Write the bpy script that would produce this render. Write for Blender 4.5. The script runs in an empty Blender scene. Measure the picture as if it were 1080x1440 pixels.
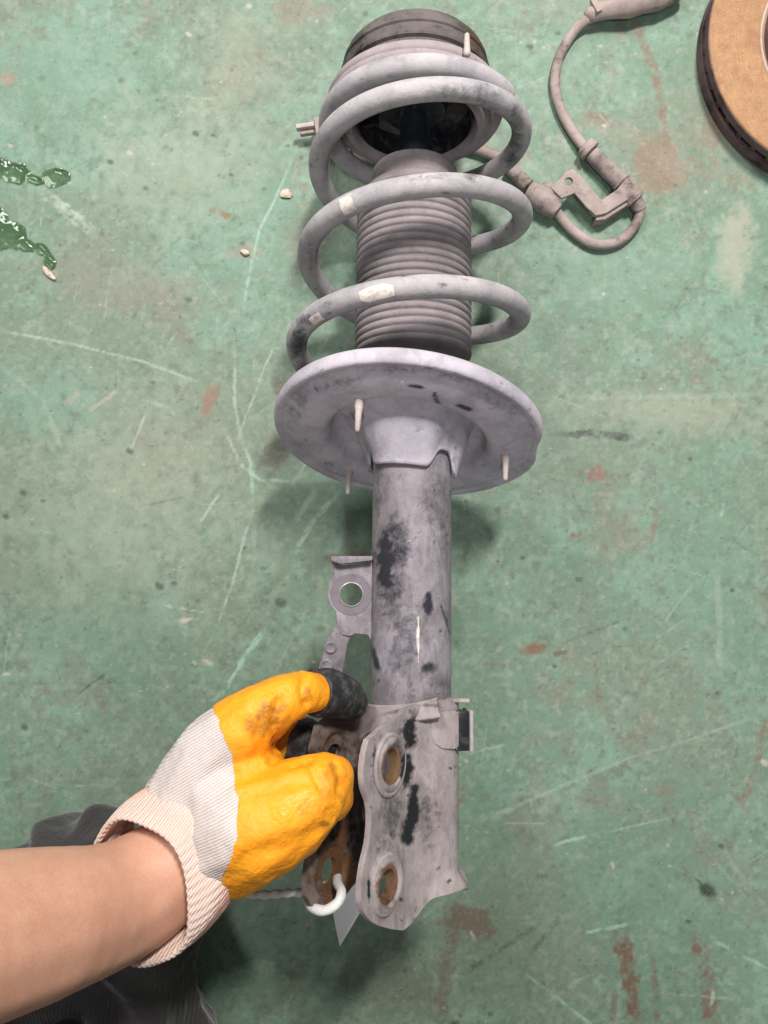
import bpy, bmesh, math, random
import numpy as np
from mathutils import Matrix, Vector

# ------------------------------------------------------------------ camera, world, lamps, exposure
sc = bpy.context.scene
C = sc.collection
TH = math.radians(2.0)          # camera leans this far forward of straight down
H = 0.600                       # camera height above the floor
F = 1080.0                      # focal length in photograph pixels (1080 x 1440)
ct, st = math.cos(TH), math.sin(TH)
cd = bpy.data.cameras.new('camera'); cam = bpy.data.objects.new('camera', cd); C.objects.link(cam)
cam.location = (0, 0, H); cam.rotation_euler = (TH, 0, 0)
cd.sensor_fit = 'VERTICAL'; cd.sensor_height = 36.0; cd.lens = 36.0*F/1440.0
cd.clip_start = 0.01; cd.clip_end = 50
sc.camera = cam
w = bpy.data.worlds.new('World'); sc.world = w; w.use_nodes = True
bg = w.node_tree.nodes['Background']; bg.inputs[0].default_value = (0.93, 0.97, 1.0, 1); bg.inputs[1].default_value = 0.20
def lamp(name, loc, target, sx, sy, power, col):
    l = bpy.data.lights.new(name, 'AREA'); l.shape = 'RECTANGLE'; l.size = sx; l.size_y = sy
    l.energy = power; l.color = col
    o = bpy.data.objects.new(name, l); C.objects.link(o); o.location = loc
    o.rotation_euler = (Vector(target)-Vector(loc)).to_track_quat('-Z', 'Y').to_euler()
    return o
lamp('key_lamp', (0.30, 0.88, 1.45), (0.0, 0.38, 0), 0.08, 0.30, 31, (1.0, 0.96, 0.92))  # unseen lamp, lowered to steepen the falloff across the floor
lamp('overhead_fill', (-0.9, 1.6, 1.9), (-0.1, 0.4, 0), 0.3, 1.0, 34, (1.0, 0.97, 0.95))
lamp('overhead_fill', (-0.08, -0.95, 2.6), (0.0, -0.1, 0), 0.2, 0.5, 20, (0.97, 0.97, 1.0))  # unseen lamp added behind the camera to brighten the spring seat
vs = sc.view_settings
vs.view_transform = 'Standard'; vs.look = 'None'; vs.exposure = 0.0; vs.gamma = 1.0; vs.use_curve_mapping = False

# ------------------------------------------------------------------ photograph pixel <-> world
def c2w(p): return np.array([p[0], p[1]*ct - p[2]*st, p[1]*st + p[2]*ct + H])
def ray(px, py):
    d = c2w(((px-540)/F, -(py-720)/F, -1.0)); d[2] -= H
    return d
CAM = np.array([0, 0, H])
def at_d(px, py, Z): return CAM + ray(px, py)*Z
def at_z(px, py, z):
    d = ray(px, py); return CAM + d*((z-H)/d[2])
def at_plane(px, py, p0, n):
    d = ray(px, py); return CAM + d*(np.dot(np.asarray(p0)-CAM, n)/np.dot(d, n))
def proj(P):
    P = np.asarray(P, float); q = P - CAM
    y = q[..., 1]*ct + q[..., 2]*st; z = -q[..., 1]*st + q[..., 2]*ct
    return 540 + F*q[..., 0]/-z, 720 - F*y/-z, -z
def unit(v): v = np.asarray(v, float); return v/np.linalg.norm(v)
def lin(*c):
    return tuple(((x/255)/12.92 if x/255 <= .04045 else ((x/255+.055)/1.055)**2.4) for x in c)

# ------------------------------------------------------------------ numpy noise
def vnoise(x, y, seed):
    r = np.random.RandomState(seed).rand(256, 256); r = np.pad(r, ((0, 1), (0, 1)), mode='wrap')
    xi = np.floor(x).astype(int); yi = np.floor(y).astype(int); fx = x-xi; fy = y-yi
    fx = fx*fx*(3-2*fx); fy = fy*fy*(3-2*fy); xi %= 256; yi %= 256
    return (r[xi, yi]*(1-fx)+r[xi+1, yi]*fx)*(1-fy) + (r[xi, yi+1]*(1-fx)+r[xi+1, yi+1]*fx)*fy
def fbm(x, y, seed, octv=4):
    a, s, t = 1.0, 0.0, 0.0
    for i in range(octv):
        s = s + a*vnoise(x*2**i+17.3*i, y*2**i+5.1*i, seed+i); t += a; a *= .55
    return s/t
def sst(a, b, x):
    t = np.clip((x-a)/(b-a), 0, 1); return t*t*(3-2*t)

# ------------------------------------------------------------------ mesh helpers
def mesh(name, V, Fc, mat, parent=None, smooth=True, sharp=None):
    m = bpy.data.meshes.new(name); m.from_pydata([tuple(map(float, v)) for v in V], [], [tuple(map(int, f)) for f in Fc])
    m.validate()
    bm = bmesh.new(); bm.from_mesh(m); bmesh.ops.recalc_face_normals(bm, faces=bm.faces); bm.to_mesh(m); bm.free()
    return link(name, m, mat, parent, smooth, sharp)
def link(name, m, mat, parent=None, smooth=True, sharp=None):
    o = bpy.data.objects.new(name, m); C.objects.link(o)
    if mat: m.materials.clear(); m.materials.append(mat)
    if smooth: m.polygons.foreach_set('use_smooth', [True]*len(m.polygons))
    if sharp and smooth: m.set_sharp_from_angle(angle=math.radians(sharp))
    if parent is not None: child(o, parent)
    return o
def child(o, p):
    o.parent = p
    if p.type == 'EMPTY': o.matrix_parent_inverse = Matrix.Translation(-p.location)
def thing(name, label, cat, loc):
    e = bpy.data.objects.new(name, None); C.objects.link(e); e.location = [float(v) for v in loc]
    e.empty_display_size = .02; e['label'] = label; e['category'] = cat
    return e
def tag(o, label, cat, group=None):
    o['label'] = label; o['category'] = cat
    if group: o['group'] = group
    return o
def grid_faces(nr, nc, wrap=False):
    f = []
    for i in range(nr-1):
        for j in range(nc if wrap else nc-1):
            a = i*nc+j; b = i*nc+(j+1) % nc
            f.append((a, b, b+nc, a+nc))
    return f
def revolve(name, prof, O, u, r, n, mat, parent=None, seg=96, closed=False, sharp=40, warp=None):
    V = []
    for (rad, t) in prof:
        for k in range(seg):
            a = 2*math.pi*k/seg; rr, tt = (rad, t) if warp is None else warp(rad, t, a)
            V.append(O + u*tt + (r*math.cos(a)+n*math.sin(a))*rr)
    f = grid_faces(len(prof), seg, True)
    if closed:
        a = (len(prof)-1)*seg
        f += [(a+j, a+(j+1) % seg, (j+1) % seg, j) for j in range(seg)]
    else:
        if prof[0][0] > 1e-6: f.append(tuple(range(seg)))
        if prof[-1][0] > 1e-6: f.append(tuple(range((len(prof)-1)*seg, len(prof)*seg)))
    return mesh(name, V, f, mat, parent, True, sharp)
def smooth_path(pts, n):
    P = np.array(pts, float); m = len(P); out = []
    for i in range(m-1):
        p0 = P[max(i-1, 0)]; p1 = P[i]; p2 = P[i+1]; p3 = P[min(i+2, m-1)]
        for k in range(n):
            t = k/n
            out.append(.5*((2*p1)+(-p0+p2)*t+(2*p0-5*p1+4*p2-p3)*t*t+(-p0+3*p1-3*p2+p3)*t**3))
    out.append(P[-1]); return np.array(out)
def sweep(name, pts, rad, mat, parent=None, seg=16, cap=True, sharp=50, twist=None):
    P = np.asarray(pts, float); n = len(P); rad = np.broadcast_to(rad, (n,))
    T = np.gradient(P, axis=0); T /= np.linalg.norm(T, axis=1)[:, None]
    x = np.cross(T[0], [0, 0, 1.0]); x = unit(x) if np.linalg.norm(x) > 1e-4 else np.array([1., 0, 0])
    V = []
    for i in range(n):
        x = unit(x - T[i]*np.dot(x, T[i])); y = np.cross(T[i], x)
        for k in range(seg):
            a = 2*math.pi*k/seg
            q = rad[i] if twist is None else rad[i]*twist(i, a)
            V.append(P[i] + (x*math.cos(a)+y*math.sin(a))*q)
    f = grid_faces(n, seg, True)
    if cap: f += [tuple(range(seg)), tuple(range((n-1)*seg, n*seg))]
    return mesh(name, V, f, mat, parent, True, sharp)
def round_caps(P, R, k=6):
    """add rounded ends to a swept path"""
    P = np.asarray(P, float); R = np.broadcast_to(R, (len(P),)).astype(float)
    a = unit(P[0]-P[1]); b = unit(P[-1]-P[-2])
    th = np.linspace(math.pi/2*.97, 0, k+1)[:-1]
    A = [P[0]+a*R[0]*math.sin(t) for t in th]; ra = [R[0]*math.cos(t) for t in th]
    B = [P[-1]+b*R[-1]*math.sin(t) for t in th[::-1]]; rb = [R[-1]*math.cos(t) for t in th[::-1]]
    return np.array(A+list(P)+B), np.array(ra+list(R)+rb)
def bake(o):
    dg = bpy.context.evaluated_depsgraph_get(); dg.update()
    m = bpy.data.meshes.new_from_object(o.evaluated_get(dg)); old = o.data
    o.modifiers.clear(); o.data = m; bpy.data.meshes.remove(old); return o
def bevel_box(name, O, ax, ay, az, sx, sy, sz, mat, parent=None, bev=.0008):
    bm = bmesh.new(); bmesh.ops.create_cube(bm, size=1.0)
    M = Matrix([[ax[i]*sx, ay[i]*sy, az[i]*sz, O[i]] for i in range(3)]+[[0, 0, 0, 1]])
    bmesh.ops.transform(bm, matrix=M, verts=bm.verts)
    bmesh.ops.bevel(bm, geom=list(bm.edges)+list(bm.verts), offset=bev, segments=2, affect='EDGES', profile=.5)
    bmesh.ops.recalc_face_normals(bm, faces=bm.faces)
    m = bpy.data.meshes.new(name); bm.to_mesh(m); bm.free()
    return link(name, m, mat, parent, True, 35)
def slab(name, pts, n, th, mat, parent=None, bev=.0007):
    """flat outline (world points in a plane) given thickness th along n"""
    bm = bmesh.new(); n = np.asarray(n)
    vs_ = [bm.verts.new(tuple(p)) for p in pts]; fc = bm.faces.new(vs_)
    ex = bmesh.ops.extrude_face_region(bm, geom=[fc])
    bmesh.ops.translate(bm, vec=tuple(n*th), verts=[g for g in ex['geom'] if isinstance(g, bmesh.types.BMVert)])
    bmesh.ops.recalc_face_normals(bm, faces=bm.faces)
    if bev: bmesh.ops.bevel(bm, geom=[e for e in bm.edges if e.calc_face_angle(0) > .6], offset=bev, segments=2, affect='EDGES', profile=.5)
    m = bpy.data.meshes.new(name); bm.to_mesh(m); bm.free()
    return link(name, m, mat, parent, True, 35)
def cut(o, cutters):
    for c in cutters:
        md = o.modifiers.new('b', 'BOOLEAN'); md.operation = 'DIFFERENCE'; md.solver = 'EXACT'; md.object = c
    bake(o)
    for c in cutters: bpy.data.objects.remove(c, do_unlink=True)
    return o
def cyl(O, u, r, n, rad, h, seg=40, ey=1.0):
    V = [O + u*s*h/2 + (r*math.cos(2*math.pi*k/seg)+n*math.sin(2*math.pi*k/seg)*ey)*rad for s in (-1, 1) for k in range(seg)]
    f = grid_faces(2, seg, True)+[tuple(range(seg)), tuple(range(seg, 2*seg))]
    return mesh('cutter', V, f, None)
def blobs(o, attr, lst, seed=3, facing=True):
    """rubbed or stained patches, and a painted highlight, given where they lie on the thing: (px, py, rx, ry, angle, strength)"""
    m = o.data; n = len(m.vertices); co = np.empty(n*3); m.vertices.foreach_get('co', co); co = co.reshape(-1, 3)
    no = np.empty(n*3); m.vertices.foreach_get('normal', no); no = no.reshape(-1, 3)
    px, py, Z = proj(co); val = np.zeros(n)
    front = (np.einsum('ij,ij->i', no, CAM-co) > 0) if facing else np.ones(n, bool)
    nz = fbm(px/9, py/9, seed, 3)-.5
    for (cx, cy, rx, ry, an, s) in lst:
        a = math.radians(an); dx = px-cx; dy = py-cy
        q = np.hypot((dx*math.cos(a)+dy*math.sin(a))/rx, (-dx*math.sin(a)+dy*math.cos(a))/ry)
        val = np.maximum(val, s*(1-sst(.35, 1.3, q+nz*.9)))
    val *= front
    at = m.attributes.get(attr) or m.attributes.new(attr, 'FLOAT', 'POINT')
    at.data.foreach_set('value', val.astype(np.float32))

def chips(box, n, seed, lo=1.5, hi=5, s0=.5, s1=1.0, k=.8):
    q = random.Random(seed)
    return [(q.uniform(box[0], box[2]), q.uniform(box[1], box[3]), k*q.uniform(lo, hi), k*q.uniform(lo, hi)*1.6, q.uniform(-60, 60), q.uniform(s0, s1)*.85) for _ in range(n)]
# ------------------------------------------------------------------ materials
class NT:
    def __init__(s, name):
        s.m = bpy.data.materials.new(name); s.m.use_nodes = True; s.t = s.m.node_tree; s.b = s.t.nodes['Principled BSDF']
        s.co = s.t.nodes.new('ShaderNodeTexCoord').outputs['Object']
    def n(s, typ, **kw):
        q = s.t.nodes.new('ShaderNode'+typ)
        for k, v in kw.items(): setattr(q, k, v)
        return q
    def l(s, a, b): s.t.links.new(a, b)
    def noise(s, scale, detail=4, rough=.6, vec=None, dist=0):
        q = s.n('TexNoise'); q.inputs['Scale'].default_value = scale; q.inputs['Detail'].default_value = detail
        q.inputs['Roughness'].default_value = rough; q.inputs['Distortion'].default_value = dist
        s.l(vec or s.co, q.inputs['Vector']); return q.outputs['Fac']
    def mapr(s, v, a, b, c=0., d=1.):
        q = s.n('MapRange'); s.l(v, q.inputs[0])
        for i, x in enumerate((a, b, c, d)): q.inputs[i+1].default_value = x
        return q.outputs[0]
    def mix(s, f, a, b, blend='MIX'):
        q = s.n('Mix', data_type='RGBA', blend_type=blend)
        for i, v in ((0, f), (6, a), (7, b)):
            if hasattr(v, 'is_linked'): s.l(v, q.inputs[i])
            elif i == 0: q.inputs[i].default_value = v
            else: q.inputs[i].default_value = (*v[:3], 1)
        return q.outputs[2]
    def math(s, op, a, b=None):
        q = s.n('Math', operation=op)
        for i, v in enumerate((a, b)):
            if v is None: continue
            if hasattr(v, 'is_linked'): s.l(v, q.inputs[i])
            else: q.inputs[i].default_value = v
        return q.outputs[0]
    def attr(s, name):
        q = s.n('Attribute'); q.attribute_name = name; return q.outputs['Fac']
    def bump(s, h, strength, dist, prev=None):
        q = s.n('Bump'); q.inputs['Strength'].default_value = strength; q.inputs['Distance'].default_value = dist
        s.l(h, q.inputs['Height'])
        if prev: s.l(prev, q.inputs['Normal'])
        return q.outputs[0]
    def set(s, col=None, rough=None, normal=None, **kw):
        for k, v in (('Base Color', col), ('Roughness', rough), ('Normal', normal)):
            if v is None: continue
            if hasattr(v, 'is_linked'): s.l(v, s.b.inputs[k])
            elif isinstance(v, tuple): s.b.inputs[k].default_value = (*v, 1)
            else: s.b.inputs[k].default_value = v
        for k, v in kw.items(): s.b.inputs[k.replace('_', ' ')].default_value = v
        return s.m

def dusty(name, dust, dust2, paint, thresh=.66, rust=(0.16, .075, .035), fine=1.0, rough_p=.30, streak=0.0, rough_d=.86):
    t = NT(name)
    n1 = t.noise(28, 4, .62); n2 = t.noise(160, 3, .7); n3 = t.noise(1400, 2, .6)
    base = t.mix(t.mapr(n1, .35, .68), dust, dust2)
    base = t.mix(t.mapr(n3, .35, .75, 0, .32), base, tuple(c*.55 for c in dust))
    if streak:
        mp0 = t.n('Mapping'); mp0.inputs['Scale'].default_value = (1, .40, 1); t.l(t.co, mp0.inputs[0])
        base = t.mix(t.mapr(t.noise(150, 4, .7, mp0.outputs[0]), .46, .70, 0, streak), base, tuple(c*.25 for c in dust2))
    spk = t.mapr(t.noise(900, 1, .5), .70, .76)
    base = t.mix(t.math('MULTIPLY', spk, .5), base, tuple(min(1, c*1.35) for c in dust))
    sm1 = t.mapr(t.noise(70, 4, .7, dist=.6), .48, .72, 0, .38)
    base = t.mix(sm1, base, tuple(c*.42 for c in dust2))
    auto = t.mapr(t.math('ADD', t.math('MULTIPLY', n1, .55), t.math('MULTIPLY', n2, .45)), thresh-.05, thresh+.06)
    wv = t.math('ADD', t.attr('wear'), t.math('MULTIPLY', t.math('SUBTRACT', t.noise(230, 4, .75), .5), 1.3))
    wv = t.math('MULTIPLY', t.mapr(wv, .18, .85), t.mapr(t.attr('wear'), .03, .25))
    wear = t.math('MAXIMUM', wv, t.math('MULTIPLY', auto, .8))
    col = t.mix(wear, base, paint)
    rv = t.math('MULTIPLY', t.mapr(t.math('ADD', t.attr('rust'), t.math('MULTIPLY', t.math('SUBTRACT', n2, .5), .8)), .25, .7), t.mapr(t.attr('rust'), .03, .2))
    col = t.mix(rv, col, t.mix(t.mapr(n3, .3, .7), rust, tuple(c*.45 for c in rust)))
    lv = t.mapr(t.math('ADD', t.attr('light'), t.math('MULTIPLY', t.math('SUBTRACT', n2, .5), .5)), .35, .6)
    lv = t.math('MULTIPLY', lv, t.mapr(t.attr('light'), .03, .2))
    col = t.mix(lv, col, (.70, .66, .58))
    ro = t.mapr(wear, 0, 1, rough_d, rough_p)
    nb = t.bump(n3, .25*fine, .0006, t.bump(n2, .35*fine, .0012))
    return t.set(col, ro, nb, Specular_IOR_Level=.35)

M = {}
M['strut'] = dusty('dusty_strut_paint', lin(152, 145, 152), lin(116, 108, 111), lin(46, 46, 52), .64, streak=.5, rough_d=.55)
M['seat'] = dusty('dusty_seat_paint', lin(198, 190, 198), lin(156, 151, 162), lin(60, 60, 70), .66)
M['spring'] = dusty('dusty_spring_coating', lin(188, 181, 183), lin(150, 146, 150), lin(50, 52, 60), .66)
M['bracket'] = dusty('dusty_bracket_paint', lin(172, 161, 160), lin(140, 130, 130), lin(34, 34, 38), .66, streak=.38, rough_d=.68)
M['boot'] = dusty('dusty_rubber', lin(150, 140, 142), lin(124, 115, 117), lin(60, 54, 55), .74, fine=.6, rough_p=.6)
M['mount'] = dusty('rusty_mount', lin(108, 100, 98), lin(72, 66, 64), lin(33, 31, 31), .54, rough_p=.6)
M['insul'] = dusty('dusty_insulator', lin(168, 156, 158), lin(148, 136, 138), lin(80, 74, 76), .78, rough_p=.7)
M['cable'] = dusty('dusty_cable', lin(178, 162, 156), lin(136, 122, 117), lin(70, 64, 62), .60, rough_p=.6)
M['peg'] = dusty('pale_peg_plastic', lin(196, 184, 178), lin(170, 158, 152), lin(150, 138, 130), .8)
t = NT('black_gloss_paint'); M['black'] = t.set(t.mix(t.mapr(t.noise(120), .5, .75), (.012, .013, .016), (.07, .065, .065)), t.mapr(t.noise(90), .3, .7, .18, .5))
t = NT('chrome_rod'); M['rod'] = t.set(t.mix(t.mapr(t.noise(60), .45, .7), (.26, .31, .42), (.40, .43, .50)), .16, Metallic=.95)
t = NT('bare_steel'); M['steel'] = t.set((.62, .60, .57), .35, Metallic=.8)
t = NT('white_paint_mark'); M['mark'] = t.set(t.mix(t.mapr(t.noise(300), .45, .7), lin(226, 216, 206), lin(178, 168, 166)), .75)

# ------------------------------------------------------------------ floor
def axis_coords(lo, hi, step, far):
    fine = np.arange(lo, hi+step/2, step)
    g = np.geomspace(.01, far, 26)
    return np.concatenate([(lo-g)[::-1], fine, hi+g])
gx = axis_coords(-.35, .35, .00115, 2.2); gy = axis_coords(-.44, .48, .00115, 2.2)
X, Y = np.meshgrid(gx, gy); NX, NY = len(gx), len(gy)
FP = np.stack([X.ravel(), Y.ravel(), np.zeros(NX*NY)], 1)
fpx, fpy, fz = proj(FP)
mx, my = FP[:, 0]*1000, FP[:, 1]*1000          # millimetres on the floor
n_big = fbm(mx/110, my/110, 11, 4); n_mid = fbm(mx/34, my/34, 23, 4); n_f = fbm(mx/7, my/7, 37, 4); n_ff = fbm(mx/2.4, my/2.4, 53, 2)
wob = (fbm(mx/5, my/5, 71, 3)-.5)
def L(*c): return np.array(lin(*c))
green = L(108, 138, 116); green2 = L(119, 153, 132); grime = L(122, 133, 115); brown = L(132, 116, 104)
col = green[None]*(1-sst(.45, .68, n_mid))[:, None] + green2[None]*sst(.45, .68, n_mid)[:, None]
def mixin(c, f):
    global col
    col = col*(1-f)[:, None] + np.asarray(c)[None]*f[:, None]
mixin(grime, .60*sst(.40, .64, n_big*.7+n_f*.3))
mixin(brown, .45*sst(.57, .72, fbm(mx/60+40, my/60, 91, 4)*.75+n_f*.25))
mixin(green*.62, .50*sst(.56, .74, n_f*.7+n_mid*.3))
n_v = fbm(mx/3.6+50, my/3.6, 211, 3); mixin(grime*.6, .35*sst(.52, .72, n_v)); mixin(L(168, 176, 158), .30*sst(.55, .75, fbm(mx/5+5, my/5+60, 223, 3)))
mixin(grime*.55, .6*sst(.66, .80, n_ff*.5+n_f*.5))
mixin(green2*1.15, .35*sst(.66, .78, fbm(mx/11+9, my/11+3, 131, 4)))
def patch(c, I, f):
    col[I] = col[I]*(1-f)[:, None] + np.asarray(c)[None]*f[:, None]
def near(lo, hi):
    """floor vertices whose photograph position lies in a box"""
    P = np.array([at_z(a, b, 0)[:2] for a in (lo[0], hi[0]) for b in (lo[1], hi[1])])
    i0, i1 = np.searchsorted(gx, [P[:, 0].min(), P[:, 0].max()]); j0, j1 = np.searchsorted(gy, [P[:, 1].min(), P[:, 1].max()])
    return (np.arange(j0, j1)[:, None]*NX+np.arange(i0, i1)[None]).ravel()
def stroke(pts, wd, c, s, rag=.5, taper=0):
    P = np.array(pts, float); Ls = np.hypot(*(P[1:]-P[:-1]).T); tot = Ls.sum(); acc = 0
    I = near(P.min(0)-wd*1.5-3, P.max(0)+wd*1.5+3)
    if not len(I): return
    x, y = fpx[I], fpy[I]; d = np.full(len(I), 1e9); tt = np.zeros(len(I))
    bend = (n_mid[I]-.45)*10                       # hand-made lines are never quite straight
    x = x+bend*.5; y = y+bend*.5
    for i in range(len(P)-1):
        a, b = P[i], P[i+1]; v = b-a; q = np.clip(((x-a[0])*v[0]+(y-a[1])*v[1])/(v@v), 0, 1)
        r = np.hypot(x-a[0]-q*v[0], y-a[1]-q*v[1]); k = r < d; d[k] = r[k]; tt[k] = (acc+q[k]*Ls[i])/tot
        acc += Ls[i]
    hw = wd/2*(1-taper*tt)
    f = s*(1-sst(.55, 1.25, (d+wob[I]*wd*rag)/np.maximum(hw, .3)))
    f = f*np.clip(.35+1.5*(n_ff[I]-.35)+2.2*(n_f[I]-.45)+1.2*(n_mid[I]-.45), .05, 1)*(1-.7*sst(.75, 1, np.abs(2*tt-1)))
    patch(c, I, np.clip(f, 0, 1))
def spot(cx, cy, rx, ry, an, c, s, rag=.8, soft=.5):
    k = max(rx, ry)*2.2+3; I = near((cx-k, cy-k), (cx+k, cy+k))
    if not len(I): return
    a = math.radians(an); dx, dy = fpx[I]-cx, fpy[I]-cy
    q = np.hypot((dx*math.cos(a)+dy*math.sin(a))/rx, (-dx*math.sin(a)+dy*math.cos(a))/ry)
    patch(c, I, s*(1-sst(1-soft, 1+soft*.6, q+(wob[I]*1.2+(n_f[I]-.5)*1.4)*rag)))
pale = L(172, 190, 172); mint = L(158, 196, 178); rust = L(122, 84, 68); rusty = L(128, 98, 82); dark = L(52, 60, 52); cream = L(210, 198, 180)
# broad worn areas
for a in ((925, 230, 60, 60, 20, rusty, .45, .9, .8), (170, 400, 130, 40, 10, L(140, 128, 116), .5, .9, .9), (330, 90, 60, 90, 20, L(150, 150, 132), .45, .9, .9),
          (90, 90, 120, 80, 0, green2*1.05, .5, .8, .9), (360, 260, 70, 110, 0, green2, .5, .8, .9), (200, 640, 130, 110, 0, L(156, 160, 142), .45, .8, .9),
          (520, 600, 200, 200, 0, L(120, 132, 112), .25, .8, .9), (1000, 820, 90, 180, 0, green, .4, .8, .9), (960, 580, 150, 28, 5, L(158, 160, 142), .55, .9, .9),
          (1035, 345, 26, 62, 5, L(170, 166, 148), .75, .7, .6), (1000, 150, 70, 70, 0, L(130, 120, 104), .4, .9, .9), (890, 1230, 140, 90, 0, green, .35, .9, .9),
          (720, 1280, 120, 90, 0, L(110, 124, 104), .4, .9, .9), (870, 380, 120, 60, 0, green2, .5, .8, .9), (800, 60, 80, 80, 0, green2, .45, .8, .9),
          (60, 560, 60, 50, 0, green2, .5, .8, .9), (130, 760, 180, 130, 0, L(160, 168, 150), .5, .8, .9), (240, 230, 120, 90, 0, L(158, 164, 146), .5, .8, .9), (130, 900, 140, 60, -15, green2, .35, .9, .9)):
    spot(*a)
# brown and rust stains, and a dark patch painted in the seat's shadow
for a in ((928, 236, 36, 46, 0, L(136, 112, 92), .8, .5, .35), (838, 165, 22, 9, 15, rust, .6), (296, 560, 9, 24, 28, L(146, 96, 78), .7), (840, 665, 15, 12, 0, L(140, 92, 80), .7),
          (815, 667, 8, 5, 0, rust, .4), (752, 912, 19, 9, -8, L(128, 78, 56), .85, .5), (790, 918, 13, 4, 0, rust*.6, .7), (655, 1298, 40, 24, 20, L(104, 74, 60), .75, .9),
          (14, 111, 14, 9, 0, L(170, 120, 108), .5), (318, 302, 10, 5, 20, L(132, 96, 66), .8), (300, 296, 7, 4, 0, rust, .5), (420, 14, 42, 24, 0, L(138, 120, 106), .6),
          (388, 640, 30, 26, 0, L(92, 82, 72), .7), (395, 540, 14, 14, 0, L(96, 74, 66), .7), (484, 786, 30, 9, -5, L(104, 76, 64), .8), (240, 1405, 32, 16, 0, L(98, 80, 66), .6),  # spot left of the seat: its cast shadow put in as dark brown
          (645, 590, 200, 40, 0, L(120, 120, 104), .15), (430, 345, 26, 40, 0, L(112, 92, 80), .4), (1000, 185, 22, 30, 0, L(140, 112, 94), .5), (850, 995, 12, 8, 0, rust, .3),
          (560, 1390, 60, 40, 0, L(96, 96, 82), .4), (808, 752, 12, 7, 0, rust, .45), (935, 1110, 20, 12, 0, L(126, 104, 90), .4), (345, 352, 24, 12, 0, L(156, 128, 112), .4)):
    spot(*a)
stroke([(893, 30), (918, 90), (932, 150), (938, 205)], 13, rusty, .8)
stroke([(800, 165), (880, 190), (960, 230), (1080, 265)], 22, L(140, 118, 100), .45, .9)
stroke([(835, 910), (838, 940), (842, 975)], 9, rust, .9); stroke([(925, 712), (918, 765)], 7, L(132, 96, 84), .7)
stroke([(872, 1318), (884, 1360), (892, 1440)], 24, L(112, 74, 60), .9, .7); stroke([(918, 1345), (925, 1440)], 10, L(116, 82, 66), .6)
stroke([(865, 1390), (862, 1440)], 10, L(112, 76, 60), .6); stroke([(982, 1316), (995, 1380), (1000, 1440)], 22, L(116, 80, 66), .9, .7)
stroke([(1078, 1010), (1060, 1090), (1045, 1132)], 10, L(128, 90, 78), .8); stroke([(1045, 1132), (1025, 1112)], 5, rust, .5)
stroke([(655, 1100), (646, 1130)], 9, L(120, 88, 76), .7); stroke([(640, 1300), (625, 1380), (622, 1432)], 20, L(104, 76, 62), .6, .8)
stroke([(355, 305), (372, 330)], 5, rust, .5); stroke([(735, 1352), (790, 1290)], 8, L(84, 74, 60), .6); stroke([(650, 1370), (760, 1300)], 8, L(78, 70, 58), .6)
# dark scuffs
stroke([(775, 611), (815, 613), (830, 608), (890, 616)], 9, dark, .8, .9); spot(812, 612, 9, 5, 0, dark, .6); spot(872, 615, 14, 5, 0, dark, .6)
spot(995, 1253, 15, 11, 30, L(30, 38, 30), .95, .3); stroke([(995, 1250), (976, 1234)], 7, L(40, 70, 48), .9, .3, .8)
for (a, b, r) in ((1015, 1190, 6), (968, 1296, 4), (815, 815, 5), (780, 937, 4), (35, 1022, 6), (395, 848, 8), (225, 825, 7), (245, 820, 5), (33, 693, 6), (8, 726, 5), (405, 205, 3), (265, 422, 6), (275, 188, 5),
                  (205, 265, 5), (155, 228, 5), (300, 190, 4), (325, 246, 4), (745, 66, 6), (700, 790, 4), (735, 785, 4), (1010, 975, 5), (183, 635, 6), (970, 645, 4), (640, 1440, 6), (1030, 830, 4), (343, 770, 4)):
    spot(a, b, r, r*.75, 20, dark, .75, .5)
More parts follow.
